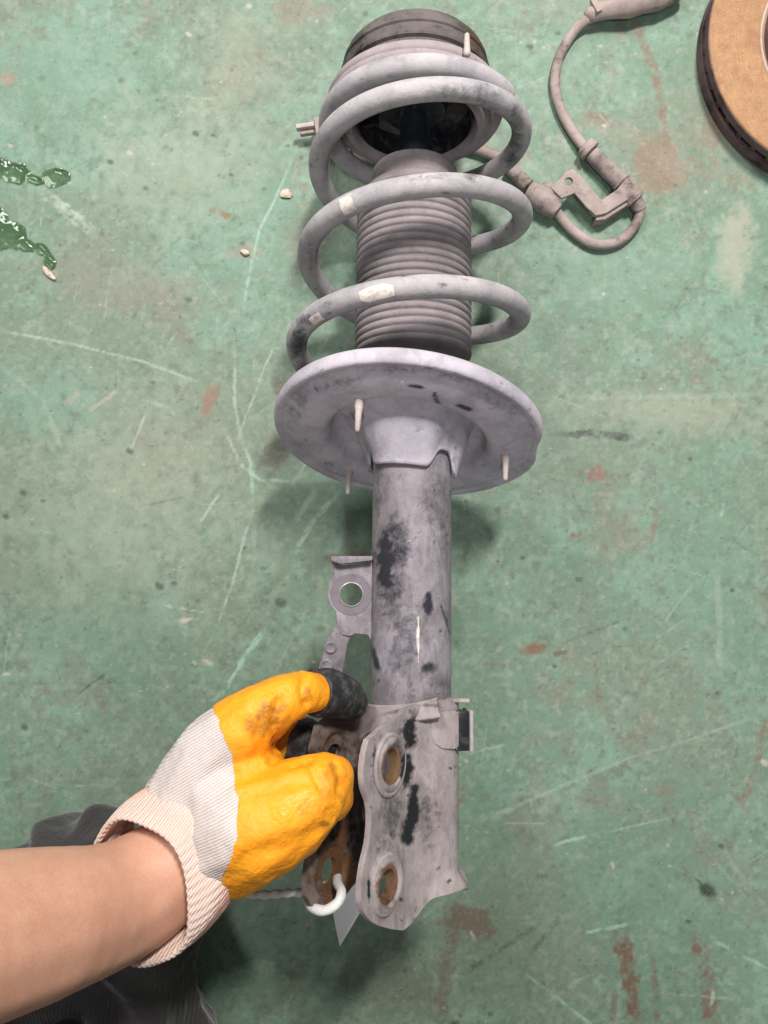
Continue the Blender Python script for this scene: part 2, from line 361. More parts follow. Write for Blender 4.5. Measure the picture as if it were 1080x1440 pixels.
# scratches down to pale primer
for (p, wd, s, c, tp) in (
    ([(0, 465), (100, 484), (200, 508), (285, 540)], 4, .75, pale, 0), ([(413, 222), (366, 325), (348, 400), (344, 440)], 4, .7, mint, 0),
    ([(330, 480), (330, 560), (336, 605), (352, 650), (355, 720), (328, 820), (288, 915)], 4.5, .7, pale, 0), ([(308, 590), (340, 655), (365, 674), (405, 677)], 5, .75, pale, 0),
    ([(388, 480), (345, 590), (332, 622)], 3.5, .6, pale, 0), ([(476, 690), (440, 735), (412, 778)], 8, .7, pale, 0), ([(445, 688), (415, 735)], 10, .45, pale, 0),
    ([(372, 888), (345, 925), (318, 968), (298, 985)], 11, .95, mint, .7), ([(205, 582), (183, 632)], 4, .75, pale, 0), ([(308, 697), (281, 736)], 4.5, .8, pale, .4), ([(230, 852), (292, 861)], 4.5, .9, pale, .5),
    ([(252, 874), (278, 868)], 8, .7, cream, .4), ([(148, 690), (170, 686)], 4, .6, cream, 0), ([(48, 262), (92, 296), (132, 326)], 17, .8, L(188, 200, 180), 0), ([(166, 548), (128, 577)], 6, .55, L(190, 176, 160), 0),
    ([(92, 568), (115, 552)], 8, .5, L(180, 160, 148), 0), ([(1018, 698), (1014, 728)], 4, .7, mint, 0), ([(690, 1152), (800, 1103), (900, 1062), (1065, 1010)], 5, .32, pale, 0), ([(780, 1190), (825, 1176)], 5, .8, mint, 0), ([(825, 1176), (940, 1150)], 3, .5, pale, 0),
    ([(740, 1370), (790, 1408), (835, 1444)], 4.5, .75, mint, 0), ([(1000, 1320), (1040, 1342), (1080, 1362)], 5, .75, mint, 0), ([(822, 1312), (884, 1300)], 5, .8, mint, 0), ([(836, 1376), (846, 1394)], 8, .7, L(150, 180, 150), .5),
    ([(1003, 1392), (1000, 1415)], 6, .8, pale, 0), ([(112, 976), (152, 944)], 3, .7, dark, 0), ([(800, 560), (1080, 556)], 8, .3, pale, 0), ([(1010, 800), (1013, 950)], 10, .3, pale, 0), ([(880, 870), (790, 905)], 4, .5, dark*1.5, 0),
    ([(720, 1140), (690, 1145)], 9, .5, pale, 0), ([(660, 1060), (712, 1048)], 5, .6, pale, 0), ([(180, 555), (240, 575), (250, 590)], 4, .5, pale, 0), ([(245, 470), (230, 500)], 4, .5, pale, 0), ([(770, 1410), (830, 1370)], 4, .4, pale, 0),
    ([(180, 715), (260, 700)], 3, .4, dark*1.4, 0), ([(0, 515), (60, 560), (90, 640)], 7, .3, pale, 0), ([(1040, 30), (1010, 60)], 4, .4, pale, 0), ([(930, 1395), (1030, 1405)], 4, .4, pale, 0), ([(690, 60), (640, 200)], 4, .3, mint, 0), ([(360, 780), (352, 640)], 8, .35, mint, 0)):
    stroke(p, wd, c, s, .5, tp)
rs = random.Random(5)
for _ in range(230):
    a, b = rs.uniform(-20, 1100), rs.uniform(-20, 1460); ang = rs.choice([rs.gauss(1.1, .5), rs.gauss(2.6, .5)]); ln = rs.uniform(15, 90)
    stroke([(a, b), (a+ln*math.cos(ang), b-ln*math.sin(ang))], rs.uniform(1.2, 2.6), rs.choice([pale, pale, dark*1.6]), rs.uniform(.2, .5))
# specks: scattered grit (dark) and tiny chips (pale)
def specks(n, c, lo, hi, s, seed):
    r = random.Random(seed)
    for _ in range(n):
        a, b, q = r.uniform(-.33, .33), r.uniform(-.43, .46), r.uniform(lo, hi)*.001
        i0, i1 = np.searchsorted(gx, [a-q*2, a+q*2]); j0, j1 = np.searchsorted(gy, [b-q*2, b+q*2])
        I = (np.arange(j0, j1)[:, None]*NX+np.arange(i0, i1)[None]).ravel()
        if not len(I): continue
        e = r.uniform(.5, 1)
        d = np.hypot((FP[I, 0]-a)/q, (FP[I, 1]-b)/(q*e))
        f = (s*r.uniform(.4, 1)*(1-sst(.5, 1.2, d)))[:, None]
        col[I] = col[I]*(1-f)+np.asarray(c)[None]*f
specks(2600, dark, .6, 1.5, .6, 1); specks(110, dark, 1.6, 3.2, .6, 2); specks(260, cream, .6, 1.3, .75, 3)
for (a, b, rx, ry, an) in ((655, 1070, 7, 5, 0), (665, 1316, 14, 4, 35), (1075, 1073, 9, 6, 20), (940, 1189, 5, 3, 30), (97, 257, 4, 3, 0), (684, 1170, 5, 3, 0), (15, 205, 5, 4, 0), (8, 948, 6, 3, -30), (1015, 1265, 3, 3, 0),
                           (625, 1418, 6, 2, 0), (862, 1217, 6, 3, 45), (182, 215, 6, 4, 0), (265, 48, 6, 4, 0), (350, 8, 6, 5, 0), (845, 65, 4, 3, 0), (850, 177, 4, 4, 0), (275, 933, 6, 4, 0), (290, 930, 10, 5, 0), (440, 930, 6, 3, 0)):
    spot(a, b, rx*.72, ry*.62, an+25, L(190, 186, 168), .8, 1.1)
# wet film
wet = np.zeros(len(FP))
PUD = ([(-12, 238, 34, 17, 0), (22, 243, 22, 16, 10), (48, 253, 16, 8, 15), (78, 250, 22, 14, -5)], [(-6, 322, 22, 34, 0), (16, 330, 22, 22, 30), (36, 345, 16, 10, 25), (60, 352, 14, 9, 35), (70, 368, 10, 12, -20)])
def pud_field(px, py, lst, wb):
    f = np.full(np.shape(px), -1e9)
    for (cx, cy, rx, ry, an) in lst:
        a = math.radians(an); dx, dy = px-cx, py-cy
        f = np.maximum(f, 1-np.hypot((dx*math.cos(a)+dy*math.sin(a))/rx, (-dx*math.sin(a)+dy*math.cos(a))/ry))
    return f + wb
for lst in PUD: wet = np.maximum(wet, sst(-.08, .08, pud_field(fpx, fpy, lst, wob*.45)))
mixin(L(78, 114, 76), wet*.9)
m = bpy.data.meshes.new('floor')
ii = (np.arange(NY-1)[:, None]*NX+np.arange(NX-1)[None]).ravel()
Q = np.stack([ii, ii+1, ii+NX+1, ii+NX], 1)
m.vertices.add(len(FP)); m.vertices.foreach_set('co', FP.ravel())
m.loops.add(Q.size); m.loops.foreach_set('vertex_index', Q.ravel())
m.polygons.add(len(Q)); m.polygons.foreach_set('loop_start', np.arange(len(Q))*4)
m.update(calc_edges=True)
ca = m.attributes.new('Col', 'FLOAT_COLOR', 'POINT'); ca.data.foreach_set('color', np.concatenate([np.clip(col, 0, 1), np.ones((len(col), 1))], 1).ravel().astype(np.float32))
wa = m.attributes.new('wet', 'FLOAT', 'POINT'); wa.data.foreach_set('value', wet.astype(np.float32))
t = NT('green_epoxy_floor')
q = t.n('Attribute'); q.attribute_name = 'Col'
g0 = t.noise(2600, 2, .6); g1 = t.noise(900, 3, .7); g2 = t.noise(45, 4, .65); g3 = t.noise(260, 3, .7)
cc = t.mix(t.mapr(g1, .3, .75, 0, .30), q.outputs['Color'], (.09, .12, .09))
cc = t.mix(t.mapr(g3, .52, .75, 0, .25), cc, (.42, .46, .38)); cc = t.mix(t.mapr(g0, .42, .68, 0, .34), cc, (.07, .10, .07))
cc = t.mix(t.mapr(t.noise(1900, 2, .6), .60, .74, 0, .35), cc, (.55, .60, .52))
ro = t.math('SUBTRACT', t.mapr(g2, .35, .65, .46, .72), t.math('MULTIPLY', t.attr('wet'), .40))
flo = link('floor', m, t.set(cc, ro, t.bump(g1, .25, .0005, t.bump(g2, .3, .002)), Specular_IOR_Level=.4), None, False)
flo['kind'] = 'structure'
# the liquid itself: a low domed film on each wet patch
t = NT('clear_liquid'); M['liquid'] = t.set((.90, .96, .88), .04, None, Transmission_Weight=1.0, IOR=1.36)
for lst, lab in zip(PUD, ('upper glossy green wet puddle at the left edge of the floor', 'lower glossy wet puddle trailing drops at the left edge, below the other')):
    x0, x1 = min(a[0]-a[2] for a in lst)-6, max(a[0]+a[2] for a in lst)+6; y0, y1 = min(a[1]-a[3] for a in lst)-6, max(a[1]+a[3] for a in lst)+6
    xs = np.arange(x0, x1, 1.5); ys = np.arange(y0, y1, 1.5); PX, PY = np.meshgrid(xs, ys)
    W = np.array([at_z(a, b, 0) for a, b in zip(PX.ravel(), PY.ravel())])
    wb = (fbm(W[:, 0]*200, W[:, 1]*200, 71, 3)-.5)*.45
    fld = pud_field(PX.ravel(), PY.ravel(), lst, wb); keep = fld > 0
    W[:, 2] = .00025+.0014*sst(0, .7, fld)+.0002*fbm(W[:, 0]*150, W[:, 1]*150, 5, 2)
    nr, nc = PX.shape; fc = [f for f in grid_faces(nr, nc) if all(keep[list(f)])]
    bm = bmesh.new(); vv = {}
    for f in fc:
        for k in f:
            if k not in vv: vv[k] = bm.verts.new(tuple(W[k]))
        bm.faces.new([vv[k] for k in f])
    bmesh.ops.recalc_face_normals(bm, faces=bm.faces); bmesh.ops.smooth_vert(bm, verts=bm.verts, factor=.5, use_axis_x=True, use_axis_y=True, use_axis_z=False)
    ex = bmesh.ops.extrude_face_region(bm, geom=list(bm.faces))
    for v in [g for g in ex['geom'] if isinstance(g, bmesh.types.BMVert)]: v.co.z = .00012
    bmesh.ops.recalc_face_normals(bm, faces=bm.faces)
    mm = bpy.data.meshes.new('puddle'); bm.to_mesh(mm); bm.free()
    tag(link('puddle', mm, M['liquid'], None, True, 60), lab, 'puddle', 'wet puddles on the floor')
# loose crumbs
t = NT('pale_crumb'); M['crumb'] = t.set(t.mix(t.mapr(t.noise(140), .45, .7), lin(214, 198, 182), lin(150, 120, 100)), .9)
for i, (a, b, sx, sy, lab) in enumerate(((403, 273, .0050, .0038, 'cream and brown crumb left of the coil spring, uppermost of the crumbs'), (345, 356, .0036, .0022, 'small pale crumb beside the long scratch left of the coil spring'),
                                          (70, 385, .0068, .0024, 'long pale crumb just below the lower wet puddle'))):
    bm = bmesh.new(); bmesh.ops.create_icosphere(bm, subdivisions=3, radius=1)
    r = random.Random(i)
    for v in bm.verts:
        k = .75+.5*float(fbm(np.array([v.co.x*2+9+i*7]), np.array([v.co.y*2+v.co.z*3+9]), 60+i, 3)[0])
        v.co = Vector((v.co.x*sx*k, v.co.y*sy*k, max(v.co.z, -.6)*.0022*k))
    zmin = min(v.co.z for v in bm.verts); p = at_z(a, b, 0)
    bmesh.ops.rotate(bm, verts=bm.verts, matrix=Matrix.Rotation(-.4*i, 3, 'Z')); bmesh.ops.translate(bm, verts=bm.verts, vec=(p[0], p[1], -zmin+.0001))
    mm = bpy.data.meshes.new('crumb'); bm.to_mesh(mm); bm.free()
    tag(link('crumb', mm, M['crumb'], None, True, 30), lab, 'crumb', 'crumbs on the floor')

# ------------------------------------------------------------------ strut
INC = math.radians(5.5)
S0 = at_d(580, 600, .502)
u = unit((.012, math.cos(INC), -math.sin(INC))); r = unit(np.array([1., 0, 0])-u*u[0]); n = np.cross(r, u)
def ax(tt): return S0+u*tt
def solve(fn, target, lo=-.45, hi=.45):
    for _ in range(50):
        mid = (lo+hi)/2
        if proj(fn(mid))[1] > target: lo = mid
        else: hi = mid
    return (lo+hi)/2
_tc = {}
def t_at(py):
    if py not in _tc: _tc[py] = solve(ax, py)
    return _tc[py]
def t_off(py, a, b): return solve(lambda q: ax(q)+r*a+n*b, py)
strut = thing('suspension_strut', 'dusty grey car suspension strut with coil spring held above the green floor', 'strut', ax(t_at(60)))
# tube
tt = np.linspace(t_at(585), t_at(1215), 170)
RT = .0254
tube = revolve('strut_tube', [(RT, q) for q in tt]+[(RT-.003, tt[-1]-.001)], S0, u, r, n, M['strut'], strut, seg=128)
blobs(tube, 'wear', [(542, 790, 14, 58, 0, 1), (560, 765, 22, 48, 0, .7), (552, 830, 24, 36, 0, .62), (570, 900, 26, 70, 6, .5), (612, 700, 22, 60, 0, .36), (617, 960, 20, 16, 0, .4), (602, 848, 9, 18, 0, 1), (527, 925, 6, 22, -15, 1), (602, 940, 13, 10, 0, .8), (626, 870, 3, 26, -18, .75), (572, 905, 16, 60, 12, .42),
                     (560, 820, 14, 90, 4, .35), (623, 720, 9, 50, 0, .42), (531, 700, 6, 60, 0, .4), (575, 955, 6, 14, 0, .5)]+chips((520, 690, 640, 985), 55, 1, 1.2, 5, .35, .9), 3)
blobs(tube, 'light', [(588, 898, 3.2, 44, 0, .60), (600, 880, 6, 10, 0, .40), (575, 760, 6, 4, 0, .4)], 5)  # long pale streak is a highlight painted into the tube's colour
# lower seat, tilted on the tube
B2 = math.radians(23.5); PH = math.radians(7)
wv = np.array([-math.sin(PH)*math.cos(B2), -math.cos(PH)*math.cos(B2), math.sin(B2)])
wv = unit(np.array([wv[0], wv[1]*ct-wv[2]*st, wv[1]*st+wv[2]*ct]))      # underside direction of the pan
SC = at_d(573, 617, .506)
sr = unit(np.array([1., 0, 0])-wv*wv[0]); sn = np.cross(sr, -wv)
pan = [(.0800, -.0100), (.0862, -.0090), (.0884, -.0050), (.0884, -.0008), (.0868, .0016), (.0842, .0016), (.0815, .0004), (.0780, .0014), (.0720, .0042), (.0650, .0058), (.0590, .0056), (.0550, .0042), (.0520, .0008), (.0506, -.0036), (.0488, -.0075), (.0450, -.0092), (.0370, -.0090), (.0300, -.0088)]
pp = np.array(pan); kk = np.linspace(0, len(pan)-1, 46); prof = smooth_path(np.c_[pp, np.zeros(len(pp))], 3)[:, :2]
def pw(rad, tt_, a):
    d = math.degrees(a) % 360
    dd = (d-4+180) % 360-180
    if rad > .07: rad -= .0042*math.exp(-(dd/11)**2)*(rad-.07)/.018                       # flattened edge at the right
    return rad+.0006*math.sin(3*a+.5)*(rad > .06), tt_+.0012*math.sin(2*a+1)
SV = []
for (rad, q) in prof:
    for k in range(200):
        a = 2*math.pi*k/200; rr, qq = pw(rad, q, a); SV.append(SC+wv*qq+(sr*math.cos(a)+sn*math.sin(a))*rr)
seat = mesh('lower_spring_seat', SV, grid_faces(len(prof), 200, True), M['seat'], strut)
if np.dot(np.array(seat.data.polygons[len(seat.data.polygons)*2//3].normal), wv) < 0: seat.data.flip_normals()
sd = seat.modifiers.new('s', 'SOLIDIFY'); sd.thickness = .0026; sd.offset = -1
hole = at_plane(463, 648, SC+wv*.004, wv)
cut(seat, [cyl(hole, wv, sr, sn, .0034, .06), cyl(at_plane(748, 600, SC+wv*.002, wv), wv, sr, sn, .0016, .05)])
for p in seat.data.polygons: p.use_smooth = True
seat.data.set_sharp_from_angle(angle=math.radians(45))
blobs(seat, 'wear', [(585, 545, 12, 3, 10, .7), (612, 560, 4, 10, -20, .6), (650, 572, 16, 2.5, 20, .6), (420, 570, 16, 40, 15, .36), (480, 540, 50, 10, -14, .34), (560, 520, 70, 7, 0, .36), (640, 530, 40, 8, 12, .34), (505, 583, 12, 16, 0, .3), (690, 575, 8, 4, 0, .4), (585, 543, 15, 3, 12, 1), (613, 560, 4, 11, -25, 1), (652, 573, 18, 2.6, 22, 1), (700, 565, 40, 12, 25, .3)]+chips((390, 500, 750, 690), 60, 4, 1.2, 4, .3, .8), 9)
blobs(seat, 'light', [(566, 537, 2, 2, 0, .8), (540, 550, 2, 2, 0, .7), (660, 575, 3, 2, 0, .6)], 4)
# collar that welds the pan to the tube, cut away at the right front
seg = 128; V = []; rows = 26
for i in range(rows):
    v = i/(rows-1)
    for k in range(seg):
        a = 2*math.pi*k/seg; deg = math.degrees(a)
        low = t_at(664)-.002*math.sin(a*1.5+.6)
        notch = math.exp(-(abs(deg-46)/20)**4)*.0125 + math.exp(-(abs(deg-168)/16)**4)*.010 - math.exp(-((deg-2)/14)**2)*.003
        c1 = low+notch
        R0 = .0262+.0005; R1 = .0475
        base = S0+u*.006
        tq = c1*(1-v)+v*.022
        rad = R0+(.0345-R0)*sst(0, .5, v)+(R1-.0345)*sst(.45, 1.0, v)**1.4
        P = S0+u*tq+(r*math.cos(a)+n*math.sin(a))*rad
        # lean the wide end onto the tilted pan
        Q0 = SC-wv*.0096+(sr*math.cos(a)+sn*math.sin(a))*R1
        V.append(P*(1-sst(.45, 1, v))+Q0*sst(.45, 1, v))
col_o = mesh('collar', V, grid_faces(rows, seg, True), M['seat'], seat)
sd = col_o.modifiers.new('s', 'SOLIDIFY'); sd.thickness = .0022; sd.offset = 1; bake(col_o)
blobs(col_o, 'wear', [(500, 585, 18, 10, 0, .4), (470, 600, 8, 22, 0, .3), (520, 655, 7, 12, 0, .5), (640, 640, 4, 20, 0, .4)], 12)
revolve('rubber_pad', [(.052, -.0085), (.080, -.0085), (.082, -.0105), (.080, -.0135), (.052, -.0120)], SC, wv, sr, sn, M['black'], seat, seg=96, closed=True)
# rubber-pad pegs that poke through the pan
def peg(a, b, ln, parent, O=None, rr=.0018, head=True):
    P = at_plane(a, b, SC+wv*.007, wv) if O is None else O
    d = unit(wv*.55+np.array([0, -1, .1])*.6)
    pts = [P-d*.004, P+d*.002, P+d*ln*.3, P+d*ln*.7, P+d*ln]; rd = [rr*1.5, rr*1.5, rr*1.2, rr, rr*.85]
    p2, r2 = round_caps(pts, rd, 4); return sweep('peg', p2, r2, M['peg'], parent, 16, True, 60)
peg(505, 568, .0165, seat); peg(491, 664, .0150, seat); peg(711, 641, .0155, seat)
# coil spring
RS, RW = .0742, .0068
keys = [(270, t_at(545), .072), (225, t_at(525), .0735), (180, t_at(493), .0735), (90, t_off(404, 0, .073), .073), (0, t_at(448), .0725), (-90, t_at(412), .0718), (-180, t_at(368), .0712), (-270, t_off(262, 0, .071), .0710), (-360, t_at(310), .0710), (-450, t_at(274), .0702),
        (-540, t_at(240), .0690), (-630, t_off(126, 0, .0685), .0685), (-720, t_at(196), .0680), (-810, t_at(188), .067), (-900, t_at(182), .0645), (-990, t_off(92, 0, .0630), .0630), (-1045, t_off(92, 0, .0630)+.0015, .0625)]
K = np.array(keys); sm = smooth_path(K, 24)
cx_off = lambda q: np.interp(q, [t_at(500), t_at(180)], [-.0035, .0052])
hel = np.array([ax(q)+r*(cx_off(q)+rd*math.cos(math.radians(a)))+n*rd*math.sin(math.radians(a)) for a, q, rd in sm])
hp, hr = round_caps(hel, RW, 5)
spring = sweep('coil_spring', hp, hr, M['spring'], strut, 24)
blobs(spring, 'wear', [(420, 480, 14, 34, 10, .8), (436, 450, 10, 12, 30, .55), (684, 378, 12, 12, 0, 1), (684, 492, 14, 12, 0, 1), (602, 250, 45, 6, -8, .42), (455, 430, 16, 6, -25, .5), (436, 360, 5, 30, 0, .42), (655, 130, 60, 14, 8, .42), (725, 180, 14, 50, 0, .5), (665, 240, 22, 14, -30, .6), (720, 225, 12, 20, 20, .6),
                       (470, 410, 8, 4, 0, .5), (620, 128, 30, 8, 0, .3)]+chips((405, 90, 750, 510), 130, 5, 1.2, 5, .3, .9), 21)
blobs(spring, 'rust', [(680, 150, 40, 6, 10, .4)], 6)
def paint_mark(a, b, hw, hh, an, seed):
    """a dab of paint lying on the wire"""
    d0 = np.array(proj(hel)[:2]).T; Zs = proj(hel)[2]; k = np.argmin(np.hypot(d0[:, 0]-a, d0[:, 1]-b)+1e3*(Zs > .5)); L0 = 2.3
    T = unit(hel[k+1]-hel[k-1]); nb = 14; V = []; vc = unit(CAM-hel[k]); nv = unit(vc-T*np.dot(vc, T)); bv = np.cross(T, nv)
    span = hw*Zs[k]/F
    ks = [j for j in range(k-40, k+41) if abs(np.dot(hel[j]-hel[k], T)) <= span]
    for j in ks:
        e = 1-.7*abs(np.dot(hel[j]-hel[k], T)/span)**8
        for q in range(nb):
            aa = (q/(nb-1)-.5)*2*hh*max(e, .15)+.06*math.sin(j*1.7+seed)
            V.append(hel[j]+(nv*math.cos(aa+an)+bv*math.sin(aa+an))*(RW+.00025))
    return mesh('paint_mark', V, grid_faces(len(ks), nb), M['mark'], spring)
paint_mark(525, 402, 27, .62, .05, 1); paint_mark(493, 272, 20, .75, -.15, 2); paint_mark(449, 428, 20, .40, .35, 3)
# bellows
tk = t_off(208, 0, .0280); tb0, tb1 = t_at(505), tk-.0215; prof = []
NB = 22
for i in range(NB*10+1):
    q = tb0+(tb1-tb0)*i/(NB*10); ph = (i % 10)/10
    prof.append((.0360+.0027*math.sqrt(max(0, 1-(2*ph-1)**2)), q))
prof += [(.0362, tb1+.0015), (.0340, tb1+.004), (.0302, tb1+.0065), (.0284, tb1+.010), (.0278, tb1+.0125), (.0274, tk-.0075), (.0275, tk-.0068), (.0288, tk-.0058), (.0290, tk-.004), (.0284, tk-.0015), (.0272, tk), (.0255, tk+.0006), (.0215, tk+.0002), (.0205, tk-.004), (.0105, tk-.006)]
boot = revolve('dust_boot', prof, S0, u, r, n, M['boot'], strut, seg=128, sharp=180)
# rod and top mount
revolve('piston_rod', [(.0100, t_at(240)), (.0100, t_at(90))], S0, u, r, n, M['rod'], strut, seg=48)
tc = t_off(232, 0, -.043)                     # mouth of the upper cup
tf = t_off(78, 0, .060); ti = t_off(54, 0, .060)     # flange above the last coil
cup = [(.0400, tc+.040), (.0405, tc+.010), (.0415, tc+.001), (.0430, tc-.0012), (.0465, tc-.0015), (.0485, tc+.0002), (.0492, tc+.0040), (.0505, tc+.0045), (.0530, tc+.0030), (.0545, tc+.0050), (.0550, tf-.0015), (.0592, tf-.0005), (.0606, tf+.0015),
       (.0606, tf+.0045), (.0598, tf+.0052), (.0606, tf+.0060), (.0606, ti-.0030), (.0592, ti), (.0560, ti+.0005), (.0400, ti+.0005)]
ins = revolve('upper_spring_seat', cup, S0, u, r, n, M['insul'], strut, seg=128, closed=True, sharp=50)
blobs(ins, 'wear', [(700, 175, 14, 40, 0, .4), (510, 195, 14, 30, -20, .6)], 17)
revolve('cup_liner', [(.0396, tc+.0030), (.0390, tc+.0030), (.0384, tc+.030), (.0250, tc+.034), (.0250, tc+.036), (.0392, tc+.036)], S0, u, r, n, M['black'], ins, seg=96, closed=True)
revolve('bump_stop', [(.0130, tc+.010), (.0210, tc+.012), (.0230, tc+.018), (.0195, tc+.022), (.0235, tc+.028), (.0385, tc+.036)], S0, u, r, n, M['black'], strut, seg=64)
for sgn, a_ in ((1, 40), (1, 120), (1, 200), (1, 300)):
    aa = math.radians(a_); bevel_box('rib', S0+u*(tc+.022)+(r*math.cos(aa)+n*math.sin(aa))*.033, r*math.cos(aa)+n*math.sin(aa), -r*math.sin(aa)+n*math.cos(aa), u, .012, .004, .026, M['black'], ins)
te = t_off(6, 0, .047)
mp = [(.040, ti+.0008), (.0520, ti+.0008), (.0530, ti+.0030), (.0522, ti+.0062), (.0500, ti+.0070), (.0498, ti+.0095), (.0520, ti+.0105), (.0524, ti+.0150)]
mp += [(.0522, te-.0230), (.0502, te-.0222), (.0500, te-.0205), (.0518, te-.0196), (.0518, te-.0170), (.0500, te-.0160), (.0497, te-.0142), (.0508, te-.0132), (.0500, te-.0090), (.0482, te-.0050), (.0450, te-.0012), (.0400, te+.0018), (.0320, te+.0040), (.0200, te+.0055), (.0001, te+.0060)]
mnt = revolve('top_mount', mp, S0, u, r, n, M['mount'], strut, seg=128, sharp=50)
blobs(mnt, 'rust', [(530, 50, 30, 14, -35, .3), (670, 60, 14, 30, -20, .45)], 8)
for a_ in (210, 330, 270):
    aa = math.radians(a_); O = S0+u*(te-.004)+(r*math.cos(aa)+n*math.sin(aa))*.036
    sweep('stud', [O, O+u*.020], [.0038, .0036], M['mount'], mnt, 14)
Pp = ax(t_off(70, .030, .055))+r*.030+n*.0570
dd = unit(u*.7+n*.7)
p2, r2 = round_caps([Pp-u*.004, Pp, Pp+u*.008], [.0024, .0020, .0017], 4); sweep('peg', p2, r2, M['peg'], ins, 12)

# ------------------------------------------------------------------ hose bracket (ear with hole and riveted tab)
ph_ = n; P0 = ax(t_at(840))+n*.004
def on_ear(a, b, lift=0): return at_plane(a, b, P0+n*lift, n)
ear_out = [(466, 789), (480, 795), (505, 793), (522, 786), (531, 770), (540, 770), (540, 905), (524, 905), (517, 893), (500, 891), (492, 895), (480, 893), (466, 888), (474, 876), (472, 860), (464, 850), (460, 836), (462, 818), (470, 808)]
ear = slab('hose_bracket', [on_ear(*p) for p in ear_out], -n, .0026, M['strut'], strut)
hc = on_ear(494, 836); cut(ear, [cyl(hc, n, r, u, .0072, .03)])
ear.data.polygons.foreach_set('use_smooth', [True]*len(ear.data.polygons)); ear.data.set_sharp_from_angle(angle=math.radians(35))
revolve('washer_face', [(.0076, .0004), (.0128, .0004), (.0130, .0001), (.0130, -.0010), (.0076, -.0010)], hc, n, r, u, dusty('rubbed_washer', lin(126, 116, 124), lin(110, 102, 110), lin(60, 58, 64), .7), ear, seg=64, closed=True)
revolve('hole_rim', [(.0070, .0010), (.0073, .0012), (.0077, .0010), (.0077, -.0030), (.0070, -.0030)], hc, n, r, u, M['steel'], ear, seg=48, closed=True)
slab('stop_flange', [on_ear(*p) for p in ((466, 783), (524, 783), (524, 789), (480, 794), (466, 790))], n, .007, M['strut'], ear, .0005)
d_t = unit(on_ear(455, 948)-on_ear(480, 890)); nt = unit(n+d_t*.25+r*.25)
T0 = on_ear(478, 888)
def on_tab(a, b, lift=0): return at_plane(a, b, T0+nt*lift, nt)
tab = slab('riveted_tab', [on_tab(*p) for p in ((474, 884), (497, 889), (489, 905), (484, 935), (480, 958), (447, 958), (448, 940), (457, 910), (462, 895))], -nt, .0022, M['strut'], ear)
for (a, b) in ((465, 910), (459, 935)):
    O = on_tab(a, b); e1 = unit(r-nt*np.dot(r, nt)); e2 = np.cross(nt, e1)
    revolve('rivet', [(.0040, .0001), (.0040, .0008), (.0030, .0012), (.0022, .0008), (.0001, .0008)], O, nt, e1, e2, M['strut'], tab, seg=24)
blobs(tab, 'wear', [(472, 915, 8, 8, 0, .5)], 5)

# ------------------------------------------------------------------ knuckle bracket
PHI = math.radians(58); mv = (math.sin(PHI), math.cos(PHI)); dv = (-math.cos(PHI), math.sin(PHI)); OFS = .018
mW = r*mv[0]+n*mv[1]; dW = r*dv[0]+n*dv[1]
def right_sec(s):      # s 0..1 wrap+A, 1..2 ear
    if s <= 1:
        pts = [(-.010, -.0278), (.010, -.0278), (.0235, -.0185), (.0295, -.003), (.0280, .0105), (.0190, .0205), (.0085, .0285), tuple(OFS*np.array(mv)+.036*np.array(dv))]
        q = s*(len(pts)-1); i = min(int(q), len(pts)-2); a = q-i
        p0 = pts[max(i-1, 0)]; p1 = pts[i]; p2_ = pts[i+1]; p3 = pts[min(i+2, len(pts)-1)]
        return tuple(.5*(2*p1[k]+(-p0[k]+p2_[k])*a+(2*p0[k]-5*p1[k]+4*p2_[k]-p3[k])*a*a+(-p0[k]+3*p1[k]-3*p2_[k]+p3[k])*a**3) for k in (0, 1))
    e = .036+(s-1)*.044; return tuple(OFS*np.array(mv)+e*np.array(dv))
H1 = at_plane(547, 1075, S0+mW*OFS, mW); H2 = at_plane(542, 1243, S0+mW*OFS, mW)
def st_of(P): d = P-S0; return np.dot(d, dW), np.dot(d, u)
s1, tH1 = st_of(H1); s2, tH2 = st_of(H2)
front_k = [(tH2-.030, .066), (tH2-.022, .0745), (tH2-.010, .0800), (tH2+.004, .0805), (tH2+.014, .0775), (tH2+.024, .0730), (tH1-.026, .0722), (tH1-.017, .0735), (tH1-.006, .0785), (tH1+.008, .0785), (tH1+.018, .0740), (tH1+.026, .066), (tH1+.034, .058)]
fk = smooth_path(np.c_[np.array(front_k), np.zeros(len(front_k))], 8)[:, :2]
def frontS(tq): return np.interp(tq, fk[:, 0], fk[:, 1])
sig = np.concatenate([np.linspace(.0, 1, 60)[:-1], np.linspace(1, 2, 56)]); NR = 150
topk = np.array([(0, 986), (.45, 984), (.62, 984), (.80, 986), (1.0, 996), (1.3, 1010), (1.7, 1024), (2.0, 1042)])
botk = np.array([(0, 1232), (.40, 1236), (.50, 1250), (.60, 1247), (.714, 1256), (.80, 1263), (.857, 1273), (.91, 1289), (.96, 1302), (1.05, 1309), (1.4, 1309), (1.7, 1302), (1.87, 1290), (1.96, 1278), (2.0, 1268)])
botk = smooth_path(np.c_[botk, np.zeros(len(botk))], 6)[:, :2]; topk = smooth_path(np.c_[topk, np.zeros(len(topk))], 6)[:, :2]
V = np.zeros((NR, len(sig), 3))
